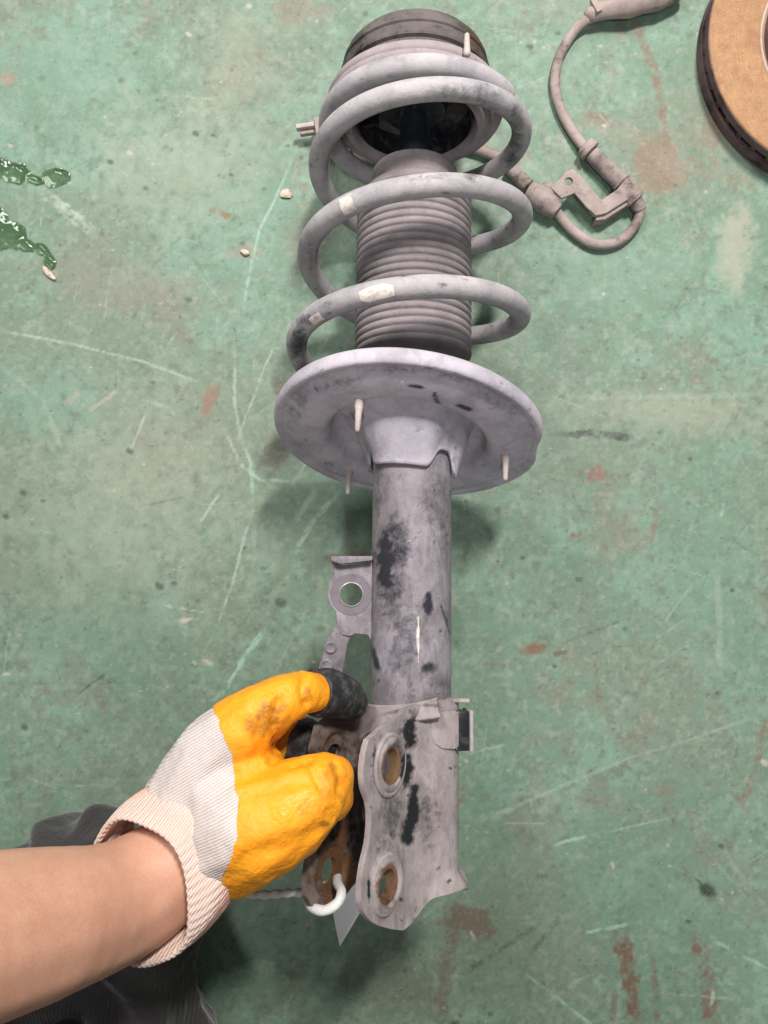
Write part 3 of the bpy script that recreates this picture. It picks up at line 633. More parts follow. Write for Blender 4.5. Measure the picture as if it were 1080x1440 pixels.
for j, s in enumerate(sig):
    p = right_sec(s)
    tb = t_off(np.interp(s, botk[:, 0], botk[:, 1]), *p); tp = t_off(np.interp(s, topk[:, 0], topk[:, 1]), *p)
    for i in range(NR):
        tq = tb+(tp-tb)*i/(NR-1); q = p
        if s > 1:
            e = .036+(s-1)*(frontS(tq)-.036); q = tuple(OFS*np.array(mv)+e*np.array(dv))
        else: e = 0
        out = 0.0
        if s > .95:
            for (sc_, tc_, ra) in ((s1, tH1, .0145), (s2, tH2, .0150)):
                d = math.hypot(e-sc_, tq-tc_)
                out += .0030*(1-sst(ra-.002, ra+.003, np.array(d)))-.0016*(1-sst(.0095, .0115, np.array(d)))
        out += .0012*math.sin(tq*160)*sst(.6, .9, np.array(s))*.35
        # flare of the lower edge
        lowf = (1-sst(0, .012, np.array(tq-tb)))*sst(.3, .45, np.array(s))*(1-sst(.6, .85, np.array(s))); out += .006*float(lowf)
        mm_ = mW if s > 1 else unit(r*q[0]+n*q[1])*(1-sst(.7, 1, np.array(s)))+mW*sst(.7, 1, np.array(s))
        V[i, j] = S0+u*tq+r*q[0]+n*q[1]+mm_*out
kb = mesh('knuckle_bracket', V.reshape(-1, 3), grid_faces(NR, len(sig)), M['bracket'], strut)
sd = kb.modifiers.new('s', 'SOLIDIFY'); sd.thickness = .0034; sd.offset = -1
# solidify must go inward: test by normal
def outward(o, ref):
    me = o.data; k = len(me.polygons)//2; p = me.polygons[k]
    if np.dot(np.array(p.normal), np.array(p.center)-ref(np.array(p.center))) < 0: me.flip_normals()
def axis_ref(c): return S0+u*np.dot(c-S0, u)
outward(kb, axis_ref)
e1, e2 = dW, u
cut(kb, [cyl(H1, mW, e1, e2, .0088, .020, ey=1.2), cyl(H2, mW, e1, e2, .0092, .020)])
kb.data.polygons.foreach_set('use_smooth', [True]*len(kb.data.polygons)); kb.data.set_sharp_from_angle(angle=math.radians(40))
blobs(kb, 'wear', [(577, 1030, 13, 30, 5, 1), (572, 1085, 11, 28, 0, 1), (582, 1130, 11, 34, 0, 1), (574, 1168, 13, 28, 10, 1), (552, 1170, 7, 18, 0, .6), (597, 1130, 10, 26, 20, .5), (545, 1120, 14, 10, 0, .35), (527, 1075, 4, 40, 0, .7), (519, 1250, 3, 24, 0, .9), (590, 1010, 18, 9, -25, .55), (605, 1190, 12, 6, 0, .3), (615, 1010, 30, 5, -15, .4), (550, 1140, 22, 50, 0, .48), (600, 1150, 22, 40, 15, .42), (560, 1060, 8, 40, 0, .6), (540, 1190, 18, 20, 0, .4)]+chips((520, 1000, 645, 1300), 40, 2, 1.2, 4.5, .35, .95), 31)
blobs(kb, 'rust', [(543, 1246, 16, 36, 0, .75), (549, 1075, 12, 26, 0, .55)], 13)
M['sleeve'] = dusty('rusty_sleeve', lin(128, 98, 72), lin(92, 66, 50), lin(36, 27, 22), .55)
for (Hc, rr_, ey_) in ((H1, .0084, 1.2), (H2, .0088, 1.0)):
    sl = revolve('bolt_hole_sleeve', [(rr_-.0010, .0016), (rr_+.0002, .0022), (rr_+.0016, .0016), (rr_+.0016, -.0036), (rr_-.0010, -.0044)], Hc, mW, dW, u*ey_, M['sleeve'], kb, seg=48, closed=True, sharp=50)
    revolve('boss_lip', [(.0126, .0012), (.0136, .0021), (.0146, .0023), (.0156, .0019), (.0162, .0006), (.0150, -.0006), (.0130, -.0006)], Hc, mW, dW, u*(1+(ey_-1)*.4), M['bracket'], sl, seg=64, closed=True, sharp=80)
# left plate (inner face seen) and the back of the wrap
PL = S0-mW*OFS
def on_left(a, b): return at_plane(a, b, PL, mW)
HL2 = H2-mW*2*OFS; HL1 = H1-mW*2*OFS
sl2, tl2 = st_of(HL2); sl1, tl1 = st_of(HL1)
lt_, lb_ = t_at(992), tl2-.0185
V = []; NRl, NCl = 120, 60
for i in range(NRl):
    tq = lb_+(lt_-lb_)*i/(NRl-1)
    fr = np.interp(tq, [lb_, lb_+.006, tl2-.006, tl2+.006, tl2+.018, tl2+.035, tl1-.02, tl1-.006, tl1+.008, tl1+.02, lt_], [.066, .0755, .0805, .0805, .0770, .0720, .072, .078, .078, .073, .058])
    rear = np.interp(tq, [lb_, lb_+.004, lb_+.012, lb_+.03], [.050, .040, .024, .014])
    for j in range(NCl):
        e = rear+(fr-rear)*j/(NCl-1); out = 0.
        for (sc_, tc_) in ((sl1, tl1), (sl2, tl2)):
            d = math.hypot(e-sc_, tq-tc_); out += .0026*float(1-sst(.0125, .0165, np.array(d)))
        e_in = .006*float(1-sst(.014, .034, np.array(e)))
        V.append(PL+u*tq+dW*e-mW*(out+e_in))
lp = mesh('inner_bracket_plate', V, grid_faces(NRl, NCl), dusty('oily_plate', lin(132, 118, 112), lin(92, 78, 70), lin(32, 27, 25), .56), kb)
sd = lp.modifiers.new('s', 'SOLIDIFY'); sd.thickness = .0034; sd.offset = 0
cut(lp, [cyl(HL2-mW*.002, mW, dW, u, .0074, .03), cyl(HL1-mW*.002, mW, dW, u, .0074, .03)])
lp.data.polygons.foreach_set('use_smooth', [True]*len(lp.data.polygons)); lp.data.set_sharp_from_angle(angle=math.radians(40))
blobs(lp, 'rust', [(478, 1190, 12, 60, 10, .7), (470, 1230, 34, 56, 0, .95), (462, 1040, 14, 20, 20, .6), (480, 1260, 20, 20, 0, .6)], 6, False)
blobs(lp, 'wear', [(475, 1160, 50, 130, 0, .72), (492, 1130, 8, 70, 0, .8), (460, 1210, 8, 40, 10, .6), (505, 1120, 10, 100, 0, .5)], 7, False)
# bridge wrapping the tube front at the top of the bracket
V = []; sec = [(-.0300, .0), (-.0285, .012), (-.0225, .0225), (-.0140, .0285), (-.004, .0305), (.006, .0300), (.015, .0262)]
secs = smooth_path([(a, b, 0) for a, b in sec], 6)
for k, (a, b, _) in enumerate(secs):
    vq = k/(len(secs)-1); top = t_off(984+10*math.sin(vq*3.1)-4*vq, a, b); low = t_off(np.interp(vq, [0, .3, .6, 1], [1060, 1030, 1012, 1006]), a, b)
    for i in range(14):
        q = i/13; flare = .004*(1-q)**2+.0012*math.sin(vq*9)
        V.append(S0+u*(low+(top-low)*q)+(r*a+n*b)*(1+flare/.03))
br = mesh('front_bridge', V, grid_faces(len(secs), 14), M['bracket'], kb)
outward(br, axis_ref); sd = br.modifiers.new('s', 'SOLIDIFY'); sd.thickness = .003; sd.offset = -1; bake(br)
blobs(br, 'wear', [(560, 1000, 40, 4, -15, .5), (610, 992, 20, 4, 0, .6)], 9)
# clip at the right side, upper ledge
pA = np.array(right_sec(.62)); nA = unit(r*.55+n*.83)
QA = at_plane(628, 1028, S0+r*pA[0]+n*pA[1]+nA*.003, nA)
def on_clip(a, b): return at_plane(a, b, QA, nA)
oc = [(616, 1001), (640, 999), (646, 1003), (646, 1050), (640, 1054), (622, 1053), (612, 1046), (607, 1030), (609, 1010)]
clip = slab('clip_pad', [on_clip(*p) for p in oc], -nA, .0035, M['bracket'], kb, .0009)
Cc = on_clip(655, 1028)-nA*.006
bevel_box('clip_side', Cc, unit(r-n*.25), u, unit(n+r*.25), .0085, .0235, .012, M['black'], clip, .0008)
bevel_box('clip_lip', Cc+unit(r-n*.25)*.0055, unit(r-n*.25), u, unit(n+r*.25), .0022, .0245, .0140, M['bracket'], clip, .0006)
bevel_box('ledge', at_d(640, 984, .470), r, u, n, .017, .0022, .010, M['bracket'], kb, .0005)

# ------------------------------------------------------------------ paper tag on its string
t = NT('white_string'); M['string'] = t.set(t.mix(t.mapr(t.noise(900), .4, .7), (.74, .74, .73), (.55, .55, .54)), .8)
t = NT('white_paper'); M['paper'] = t.set((.82, .83, .84), .6)
tagt = thing('paper_tag', 'blank white paper tag tied with white string through the lower bracket hole', 'tag', at_d(490, 1285, .49))
A_ = HL2-mW*.004+dW*.002; mid = [on_left(462, 1205)-mW*.010]
edge = on_left(440, 1262)
loop = [at_d(476, 1226, .452), at_d(474, 1240, .430), at_d(480, 1254, .417), at_d(475, 1269, .411), at_d(458, 1280, .410), at_d(441, 1277, .414), at_d(433, 1265, .424), at_d(438, 1254, .444), at_d(455, 1246, .468), at_d(474, 1236, .463)]
sp = smooth_path(loop, 12); sweep('string', sp, .0027, M['string'], tagt, 14, True, 60, lambda i, a: 1+.03*math.sin(2*a+i*.5))
sp = smooth_path([at_d(452, 1252, .462), at_d(437, 1254, .450), at_d(400, 1256, .440), at_d(356, 1258, .436), at_d(315, 1250, .440)], 30)
sweep('string', sp, .0022, M['string'], tagt, 14, True, 60, lambda i, a: 1+.16*math.sin(2*a+i*.55))
tp_ = [at_d(466, 1272, .492), at_d(500, 1243, .490), at_d(524, 1236, .490), at_d(513, 1272, .494), at_d(478, 1331, .500), at_d(472, 1305, .496)]
pn = unit(np.cross(tp_[2]-tp_[0], tp_[4]-tp_[0])); tp_ = [p-pn*np.dot(p-tp_[0], pn) for p in tp_]
slab('tag_sheet', tp_, pn, .0004, M['paper'], tagt, 0)

# ------------------------------------------------------------------ person: gloved hand, forearm, kneeling leg
person = thing('person', 'person kneeling with bare forearm and orange coated work glove gripping the strut bracket', 'person', at_z(120, 1275, 0))
t = NT('skin'); s1n = t.noise(38, 4, .6); s2n = t.noise(900, 3, .6)
vs_k = t.n('TexVoronoi'); vs_k.inputs['Scale'].default_value = 900; t.l(t.co, vs_k.inputs['Vector'])
sk = t.mix(t.mapr(s1n, .35, .7), lin(208, 158, 133), lin(193, 142, 117)); sk = t.mix(t.mapr(t.noise(160, 5, .7), .4, .75, 0, .35), sk, lin(182, 122, 98)); sk = t.mix(t.mapr(s2n, .35, .7, 0, .3), sk, lin(222, 178, 152))
M['skin'] = t.set(sk, .55, t.bump(vs_k.outputs['Distance'], .12, .0004, t.bump(s2n, .12, .0005)), Subsurface_Weight=.12, Subsurface_Scale=.004)
t.b.inputs['Subsurface Radius'].default_value = (1, .35, .2)
t = NT('orange_latex'); o1 = t.noise(55, 5, .6); o2 = t.noise(420, 4, .65)
oc_ = t.mix(t.mapr(o1, .3, .7), lin(250, 170, 36), lin(242, 152, 24)); dv_ = t.math('ADD', t.attr('dirt'), t.math('MULTIPLY', t.math('SUBTRACT', t.noise(210, 5, .72), .5), 1.1))
oc_ = t.mix(t.math('MULTIPLY', t.mapr(dv_, .35, .85, 0, .75), t.mapr(t.attr('dirt'), .02, .2)), oc_, lin(120, 72, 24))
vr = t.n('TexVoronoi'); vr.inputs['Scale'].default_value = 520; t.l(t.co, vr.inputs['Vector'])
M['latex'] = t.set(t.mix(t.mapr(t.noise(1500, 2), .35, .7, 0, .22), oc_, lin(214, 120, 10)), t.mapr(o1, .3, .7, .42, .62), t.bump(vr.outputs['Distance'], .22, .0008, t.bump(t.noise(90, 3, .5, dist=.8), .25, .0025, t.bump(o1, .4, .005))), Specular_IOR_Level=.4)
def knit(name, c1, c2, direction, scale):
    t = NT(name); mp_ = t.n('Mapping'); mp_.inputs['Rotation'].default_value = direction; t.l(t.co, mp_.inputs[0])
    wt = t.n('TexWave'); wt.inputs['Scale'].default_value = scale; wt.inputs['Distortion'].default_value = 1.2; wt.inputs['Detail'].default_value = 2; wt.inputs['Detail Scale'].default_value = 2; t.l(mp_.outputs[0], wt.inputs[0])
    cc = t.mix(t.mapr(wt.outputs['Fac'], .05, .75), c2, c1); cc = t.mix(t.mapr(t.noise(40), .4, .7, 0, .35), cc, c2)
    pc = t.mix(t.math('MULTIPLY', t.attr('peach'), t.mapr(wt.outputs['Fac'], .2, .8, .35, 1)), cc, lin(222, 152, 122))
    return t.set(pc, .9, t.bump(wt.outputs['Fac'], .32, .0010, t.bump(t.noise(700, 3), .4, .0008)))
M['knit'] = knit('white_knit', lin(216, 207, 202), lin(192, 181, 176), (0, 0, math.radians(58)), 230)
M['cuffm'] = knit('cuff_knit', lin(228, 208, 196), lin(196, 172, 160), (0, 0, math.radians(35)), 230)
t = NT('black_rubber_tip'); M['tip'] = t.set(t.mix(t.mapr(t.noise(140, 5, .7), .48, .8), (.016, .016, .018), (.13, .125, .125)), t.mapr(t.noise(80), .3, .7, .38, .62), t.bump(t.noise(300), .3, .001))

def chain_spheres(bm, pts, step=.0035):
    for (a, b) in zip(pts[:-1], pts[1:]):
        pa, ra = at_d(*a[:3]), a[3]; pb, rb = at_d(*b[:3]), b[3]
        k = max(2, int(np.linalg.norm(pb-pa)/step))
        for i in range(k+1):
            q = i/k; P = pa*(1-q)+pb*q
            bmesh.ops.create_icosphere(bm, subdivisions=2, radius=(ra*(1-q)+rb*q)*1.02, matrix=Matrix.Translation(tuple(P)))
bm = bmesh.new()
chain_spheres(bm, [(292, 1188, .418, .0265), (324, 1178, .405, .0290), (358, 1160, .393, .0288), (404, 1139, .390, .0235), (436, 1118, .391, .0188), (456, 1102, .396, .0145), (466, 1094, .400, .0114)])   # thumb ray
chain_spheres(bm, [(436, 1118, .392, .0184), (457, 1116, .399, .0145), (466, 1120, .404, .0116)])
chain_spheres(bm, [(285, 1165, .422, .0230), (268, 1128, .413, .0255), (298, 1066, .409, .0222), (335, 1032, .404, .0192), (372, 1000, .402, .0155), (398, 983, .405, .0128), (424, 974, .412, .0112), (446, 974, .422, .0098), (478, 978, .434, .0090)])  # index
chain_spheres(bm, [(288, 1160, .416, .0265), (318, 1118, .407, .0262), (345, 1098, .404, .0225)])
chain_spheres(bm, [(272, 1165, .420, .0270), (305, 1100, .424, .0230), (345, 1066, .428, .0190), (392, 1030, .438, .0130), (425, 1036, .446, .0108), (446, 1045, .452, .0095)])  # middle
chain_spheres(bm, [(275, 1185, .428, .0260), (312, 1140, .440, .0220), (350, 1110, .446, .0180), (395, 1085, .456, .0125), (430, 1095, .462, .0105), (447, 1102, .466, .0095)])  # ring
chain_spheres(bm, [(285, 1205, .428, .0250), (315, 1180, .452, .0200), (352, 1155, .460, .0160), (393, 1136, .468, .0110), (424, 1142, .472, .0095), (440, 1148, .474, .0085)])  # little
mm = bpy.data.meshes.new('hand'); bm.to_mesh(mm); bm.free()
tmp = bpy.data.objects.new('hand', mm); C.objects.link(tmp)
rm = tmp.modifiers.new('r', 'REMESH'); rm.mode = 'VOXEL'; rm.voxel_size = .0014
sm_ = tmp.modifiers.new('s', 'SMOOTH'); sm_.factor = .5; sm_.iterations = 10
tx = bpy.data.textures.new('folds', 'CLOUDS'); tx.noise_scale = .028; tx.noise_depth = 3
dp = tmp.modifiers.new('d', 'DISPLACE'); dp.texture = tx; dp.texture_coords = 'GLOBAL'; dp.strength = .0045; dp.mid_level = .5
bake(tmp); hm = tmp.data
hm.calc_loop_triangles()
hv = np.empty(len(hm.vertices)*3); hm.vertices.foreach_get('co', hv); hv = hv.reshape(-1, 3)
tr = np.empty(len(hm.loop_triangles)*3, dtype=np.int32); hm.loop_triangles.foreach_get('vertices', tr); tr = tr.reshape(-1, 3)
bpy.data.objects.remove(tmp, do_unlink=True)
# creases pressed into the latex
px, py, Z = proj(hv)
nn = np.zeros_like(hv); fn = np.cross(hv[tr[:, 1]]-hv[tr[:, 0]], hv[tr[:, 2]]-hv[tr[:, 0]])
for k in range(3): np.add.at(nn, tr[:, k], fn)
nn /= np.linalg.norm(nn, axis=1)[:, None]+1e-12
for (pts, wd, dep) in (([(382, 1070), (388, 1045), (384, 1015), (392, 985)], 7, .0022), ([(428, 1070), (440, 1085), (452, 1108)], 6, .0018), ([(372, 1060), (360, 1040), (366, 1010)], 6, .0014), ([(426, 950), (424, 970), (430, 990)], 5, .0020), ([(410, 1078), (425, 1072), (440, 1066)], 5, .0016),
                       ([(345, 1120), (400, 1105), (440, 1100)], 10, .0010), ([(350, 1200), (400, 1190), (440, 1165)], 10, .0010), ([(470, 1075), (478, 1090), (474, 1110)], 5, .0014), ([(460, 1140), (470, 1150)], 5, .0012), ([(330, 1090), (350, 1080)], 7, .0014)):
    d = np.full(len(hv), 1e9); P = np.array(pts, float)
    for a, b in zip(P[:-1], P[1:]):
        v = b-a; q = np.clip(((px-a[0])*v[0]+(py-a[1])*v[1])/(v@v), 0, 1); d = np.minimum(d, np.hypot(px-a[0]-q*v[0], py-a[1]-q*v[1]))
    hv -= nn*(dep*np.exp(-(d/wd)**2)*(nn@np.array([0, 0, 1.]) > -.2))[:, None]
g = px-np.interp(py, [990, 1003, 1060, 1120, 1185, 1240, 1300, 1330], [298, 304, 325, 336, 331, 312, 287, 280])+(fbm(hv[:, 0]*220, hv[:, 1]*220, 9, 3)-.5)*11
def clip_mesh(V, T, g, sign):
    V = [tuple(v) for v in V]; g = g*sign; out = []; cache = {}
    def cutp(a, b):
        k = (min(a, b), max(a, b))
        if k not in cache:
            q = g[a]/(g[a]-g[b]); V.append(tuple(np.array(V[a])*(1-q)+np.array(V[b])*q)); cache[k] = len(V)-1
        return cache[k]
    for tri in T:
        ins_ = [g[k] >= 0 for k in tri]
        if all(ins_): out.append(tuple(tri)); continue
        if not any(ins_): continue
        poly = []
        for i in range(3):
            a, b = int(tri[i]), int(tri[(i+1) % 3])
            if ins_[i]: poly.append(a)
            if ins_[i] != ins_[(i+1) % 3]: poly.append(cutp(a, b))
        out.append(tuple(poly))
    used = sorted({k for f in out for k in f}); mp2 = {k: i for i, k in enumerate(used)}
    return [V[k] for k in used], [tuple(mp2[k] for k in f) for f in out]
kv, kf = clip_mesh(hv, tr, g, -1); glove = mesh('glove', kv, kf, M['knit'], person)
glove['label'] = 'white knitted back of the glove'
ov, of_ = clip_mesh(hv+nn*.0006, tr, g, 1); coat = mesh('palm_coating', ov, of_, M['latex'], glove)
coat['label'] = 'orange rubber coating over palm, thumb and fingers'
blobs(coat, 'dirt', [(375, 1010, 40, 26, -40, .75), (395, 1030, 20, 40, 20, .7), (345, 990, 18, 10, -40, .4), (465, 1110, 30, 40, 0, .5), (455, 1158, 12, 8, 0, .7), (430, 1075, 20, 8, 0, .5), (380, 1140, 60, 40, 0, .22), (432, 975, 10, 16, 0, .7), (320, 1240, 20, 12, 0, .3), (410, 1120, 40, 20, 0, .3), (470, 1090, 24, 20, 0, .6), (360, 1180, 80, 60, 0, .26), (440, 1140, 30, 30, 0, .45), (330, 1050, 16, 30, 0, .35)], 41)
# black fingertips
for pts in ([(443, 974, .4215, .0130), (455, 974, .426, .0136), (478, 979, .435, .0128), (492, 988, .441, .0105)], [(392, 1040, .4390, .0150), (420, 1044, .444, .0150), (442, 1052, .450, .0130)],
            [(408, 1090, .458, .0130), (430, 1095, .462, .0122), (446, 1101, .466, .0108)], [(404, 1139, .4695, .0115), (424, 1142, .472, .0112), (439, 1147, .474, .0098)]):
    P = smooth_path([(*at_d(*p[:3]), p[3]) for p in pts], 8)
    PP, RR = P[:, :3], P[:, 3]
    _, _ = 0, 0
    b = unit(PP[-1]-PP[-2]); th = np.linspace(0, math.pi/2*.98, 8)[1:]
    PP = np.vstack([PP]+[PP[-1][None]+b*RR[-1]*math.sin(q) for q in th]); RR = np.append(RR, [RR[len(P)-1]*math.cos(q) for q in th])
    sweep('fingertip', PP, RR, M['tip'], glove, 28, True, 70, lambda i, a: 1+.03*math.sin(3*a+i*.5))
# cuff: a loose ribbed ring, folded back at the rim
axs = [((262, 1188), .405, .0372), ((250, 1199), .401, .0386), ((234, 1215), .397, .0392), ((216, 1233), .393, .0386), ((202, 1246), .391, .0378), ((192, 1254), .389, .0370)]
a_dir = unit(at_d(120, 1288, .355)-at_d(230, 1225, .400)); vup = unit(np.array([0, 0, 1.])-a_dir*a_dir[2]); vside = np.cross(a_dir, vup)
ringsV = []; SEG = 480; prof_c = []
for (c_, Zc, R_) in axs: prof_c.append((at_d(*c_, Zc), R_))
CP = smooth_path([(*p, R_) for p, R_ in prof_c], 7)
cl = [(c[:3], c[3]) for c in CP]
last = cl[-1]; cl += [(last[0]+a_dir*.0010, last[1]-.0006), (last[0]+a_dir*.0008, last[1]-.0018)]+[(c[:3], c[3]-.0024) for c in CP[::-1][2:26]]
pe = []
for k, (c_, R_) in enumerate(cl):
    for j in range(SEG):
        a = 2*math.pi*j/SEG; rib = .00030*math.cos(60*a)+.0011*math.sin(5*a+k*.12)+.0010*math.sin(2*a+1)
        ringsV.append(c_+(vup*math.cos(a)*.97+vside*math.sin(a)*1.03)*(R_+rib))
        pe.append((.55+.45*math.cos(60*a))*float(1-sst(12, 20, np.array(k)))+.06)
cuff = mesh('cuff', ringsV, grid_faces(len(cl), SEG, True), M['cuffm'], glove)
cuff['label'] = 'pale peach ribbed cuff of the glove'
at_ = cuff.data.attributes.new('peach', 'FLOAT', 'POINT')
at_.data.foreach_set('value', np.array(pe, np.float32)[:len(cuff.data.vertices)])
# forearm (runs on out of the frame to the elbow and upper arm)
fp = [(at_d(262, 1204, .408), .0250), (at_d(222, 1234, .402), .0282), (at_d(182, 1260, .393), .0298), (at_d(140, 1278, .380), .0306), (at_d(70, 1296, .356), .0332), (at_d(0, 1312, .338), .0350)]
e0 = fp[-1][0]; dr = unit(fp[-1][0]-fp[-3][0])
fp += [(e0+dr*.05, .0375), (e0+dr*.11, .0400)]
Pf = smooth_path([(*p, R_) for p, R_ in fp], 10)
elb = e0+dr*.185; sh_r = np.array([-.36, -.43, .66]); sh_l = np.array([.10, -.50, .72]); hip = np.array([-.15, -.80, .32]); chest = np.array([-.13, -.55, .64]); hd = np.array([-.12, -.46, .95])  # unseen torso, shoulders and head, posed to shade the near floor
def body_mesh(name, chains, vox, mat, parent, it=8):
    bm = bmesh.new()
    for ch in chains:
        for (a, b) in zip(ch[:-1], ch[1:]):
            k = max(1, int(np.linalg.norm(np.array(b[0])-np.array(a[0]))/max(.006, .18*min(a[1], b[1]))))
            for i in range(k+1):
                q = i/k; P = np.array(a[0])*(1-q)+np.array(b[0])*q
                bmesh.ops.create_icosphere(bm, subdivisions=2, radius=(a[1]*(1-q)+b[1]*q)*1.02, matrix=Matrix.Translation(tuple(P)))
    mm = bpy.data.meshes.new(name); bm.to_mesh(mm); bm.free(); o = link(name, mm, None)
    rm = o.modifiers.new('r', 'REMESH'); rm.mode = 'VOXEL'; rm.voxel_size = vox
    k = o.modifiers.new('s', 'SMOOTH'); k.factor = .5; k.iterations = it; bake(o)
    o.data.materials.clear(); o.data.materials.append(mat); o.data.polygons.foreach_set('use_smooth', [True]*len(o.data.polygons))
    child(o, parent); return o
arm = [(p[:3], p[3]) for p in Pf[::4]]+[(elb, .041), (elb*.6+sh_r*.4, .044), (sh_r, .050), (chest, .075), (chest+np.array([.03, .06, .12]), .058), (hd+np.array([.0, -.01, -.09]), .056), (hd+np.array([0, .02, -.03]), .072), (hd+np.array([0, 0, .03]), .086)]
body_mesh('body', [arm, [(hd+np.array([0, .09, -.01]), .012), (hd+np.array([0, .105, -.035]), .014)], [(chest, .07), (sh_l, .05), (np.array([.17, -.64, .48]), .042), (np.array([.06, -.50, .27]), .034), (np.array([.04, -.47, .25]), .040)]], .0036, M['skin'], person, 6)
# kneeling leg in dark trousers
t = NT('dark_trousers'); wt = t.n('TexWave'); wt.inputs['Scale'].default_value = 160; wt.inputs['Distortion'].default_value = .6; t.l(t.co, wt.inputs[0])
M['cloth'] = t.set(t.mix(t.mapr(t.noise(30, 5), .4, .7), lin(48, 44, 45), lin(28, 26, 27)), .85, t.bump(wt.outputs['Fac'], .25, .0009, t.bump(t.noise(60, 4), .5, .004)), Sheen_Weight=.2)
bm = bmesh.new()
def ws(P, R_): bmesh.ops.create_icosphere(bm, subdivisions=2, radius=R_, matrix=Matrix.Translation(tuple(P)))
def wchain(pts, step=.012):
    for (a, b) in zip(pts[:-1], pts[1:]):
        k = max(2, int(np.linalg.norm(b[0]-a[0])/step))
        for i in range(k+1): q = i/k; ws(a[0]*(1-q)+b[0]*q, a[1]*(1-q)+b[1]*q)
kn = at_z(130, 1272, .066)
wchain([(kn, .064), (kn+np.array([-.045, -.050, .012]), .070), (kn+np.array([-.10, -.17, .08]), .082), (hip+np.array([-.10, .02, 0]), .105), (hip, .13), (hip+np.array([.10, .02, 0]), .105), (np.array([.06, -.52, .16]), .080), (np.array([.10, -.50, .075]), .066), (np.array([.10, -.85, .06]), .055)])
wchain([(kn, .064), (kn+np.array([.012, -.04, -.004]), .062), (kn+np.array([.025, -.12, -.004]), .060), (kn+np.array([.04, -.34, -.012]), .046)])
mm = bpy.data.meshes.new('trouser_leg'); bm.to_mesh(mm); bm.free()
leg = link('trouser_leg', mm, None); 
rm = leg.modifiers.new('r', 'REMESH'); rm.mode = 'VOXEL'; rm.voxel_size = .003
sm_ = leg.modifiers.new('s', 'SMOOTH'); sm_.factor = .5; sm_.iterations = 8; bake(leg)
lv_ = np.empty(len(leg.data.vertices)*3); leg.data.vertices.foreach_get('co', lv_); lv_ = lv_.reshape(-1, 3)
ln_ = np.empty(len(leg.data.vertices)*3); leg.data.vertices.foreach_get('normal', ln_); ln_ = ln_.reshape(-1, 3)
dk = np.linalg.norm(lv_-(kn+np.array([-.04, -.07, 0])), axis=1)
dispv = .0052*np.sin(dk*360+4*fbm(lv_[:, 0]*14, lv_[:, 1]*14, 3, 2))*sst(.2, .6, fbm(lv_[:, 0]*10+3, lv_[:, 1]*10+lv_[:, 2]*8, 8, 3))
lv_ = lv_+ln_*dispv[:, None]; lv_[:, 2] = np.maximum(lv_[:, 2], .0012)
leg.data.vertices.foreach_set('co', lv_.ravel()); leg.data.update()
leg.data.materials.clear(); leg.data.materials.append(M['cloth']); leg.data.polygons.foreach_set('use_smooth', [True]*len(leg.data.polygons)); child(leg, person)

t = NT('dark_shirt'); M['unseen_shirt'] = t.set(t.mix(t.mapr(t.noise(40, 5), .4, .7), lin(52, 52, 58), lin(38, 38, 44)), .85)
body_mesh('unseen_shirt', [[(hip+np.array([0, .02, .04]), .135), (chest+np.array([0, -.06, -.10]), .135), (chest, .130), (chest+np.array([.02, .05, .08]), .085)], [(chest+np.array([-.06, .02, .03]), .10), (sh_r, .068), (sh_r*.6+elb*.4, .056)], [(chest+np.array([.06, .0, .03]), .10), (sh_l, .066), (np.array([.14, -.58, .58]), .056)]], .005, M['unseen_shirt'], person)  # unseen torso bulk, added to block light from behind
t = NT('black_hair'); M['hair'] = t.set((.012, .010, .009), .5)
body_mesh('hair', [[(hd+np.array([0, -.012, .045]), .086), (hd+np.array([0, -.045, -.02]), .066)]], .005, M['hair'], person, 4)

# ------------------------------------------------------------------ sensor cable
cab = thing('sensor_cable', 'dusty beige wheel sensor cable with clips and metal bracket looped beside the spring', 'cable', at_z(830, 300, 0))
def fl(a, b, z=.0048): return at_z(a, b, z)
sweep('cable', smooth_path([fl(850, 18, .008), fl(822, 30, .008), fl(803, 50), fl(787, 80), fl(780, 115), fl(787, 150), fl(803, 182), fl(826, 212, .007), fl(848, 236, .008)], 10), .0040, M['cable'], cab, 16)
sweep('cable', smooth_path([fl(886, 270, .010), fl(900, 290, .007), fl(893, 318), fl(868, 340), fl(836, 343), fl(806, 325), fl(782, 298, .007), fl(768, 286, .008)], 10), .0040, M['cable'], cab, 16)
sweep('cable', smooth_path([fl(756, 272, .008), fl(735, 252), fl(700, 222), fl(650, 205), fl(590, 212), fl(530, 222), fl(492, 212), fl(470, 190)], 10), .0044, M['cable'], cab, 16)
def sleeve(pts, rads, nm='sleeve'):
    P = smooth_path([(*p, q) for p, q in zip(pts, rads)], 8); d0 = unit(P[0, :3]-P[1, :3]); d1 = unit(P[-1, :3]-P[-2, :3])
    P = np.vstack([np.append(P[0, :3]+d0*.0010, P[0, 3]*.80), np.append(P[0, :3]+d0*.0004, P[0, 3]*.95), P, np.append(P[-1, :3]+d1*.0004, P[-1, 3]*.95), np.append(P[-1, :3]+d1*.0010, P[-1, 3]*.80)])
    return sweep(nm, P[:, :3], P[:, 3], M['cable'], cab, 20, True, 40, lambda i, a: 1+.03*math.sin(3*a+i)+.02*math.sin(i*1.9))
sleeve([fl(823, 206, .009), fl(830, 213, .009)], [.0080, .0085], 'collar'); sleeve([fl(833, 217, .009), fl(868, 252, .009), fl(874, 258, .009)], [.0062, .0068, .0080])
sleeve([fl(884, 272, .010), fl(892, 282, .009)], [.0090, .0085], 'collar'); sleeve([fl(892, 280, .009), fl(900, 295, .007)], [.0058, .0050])
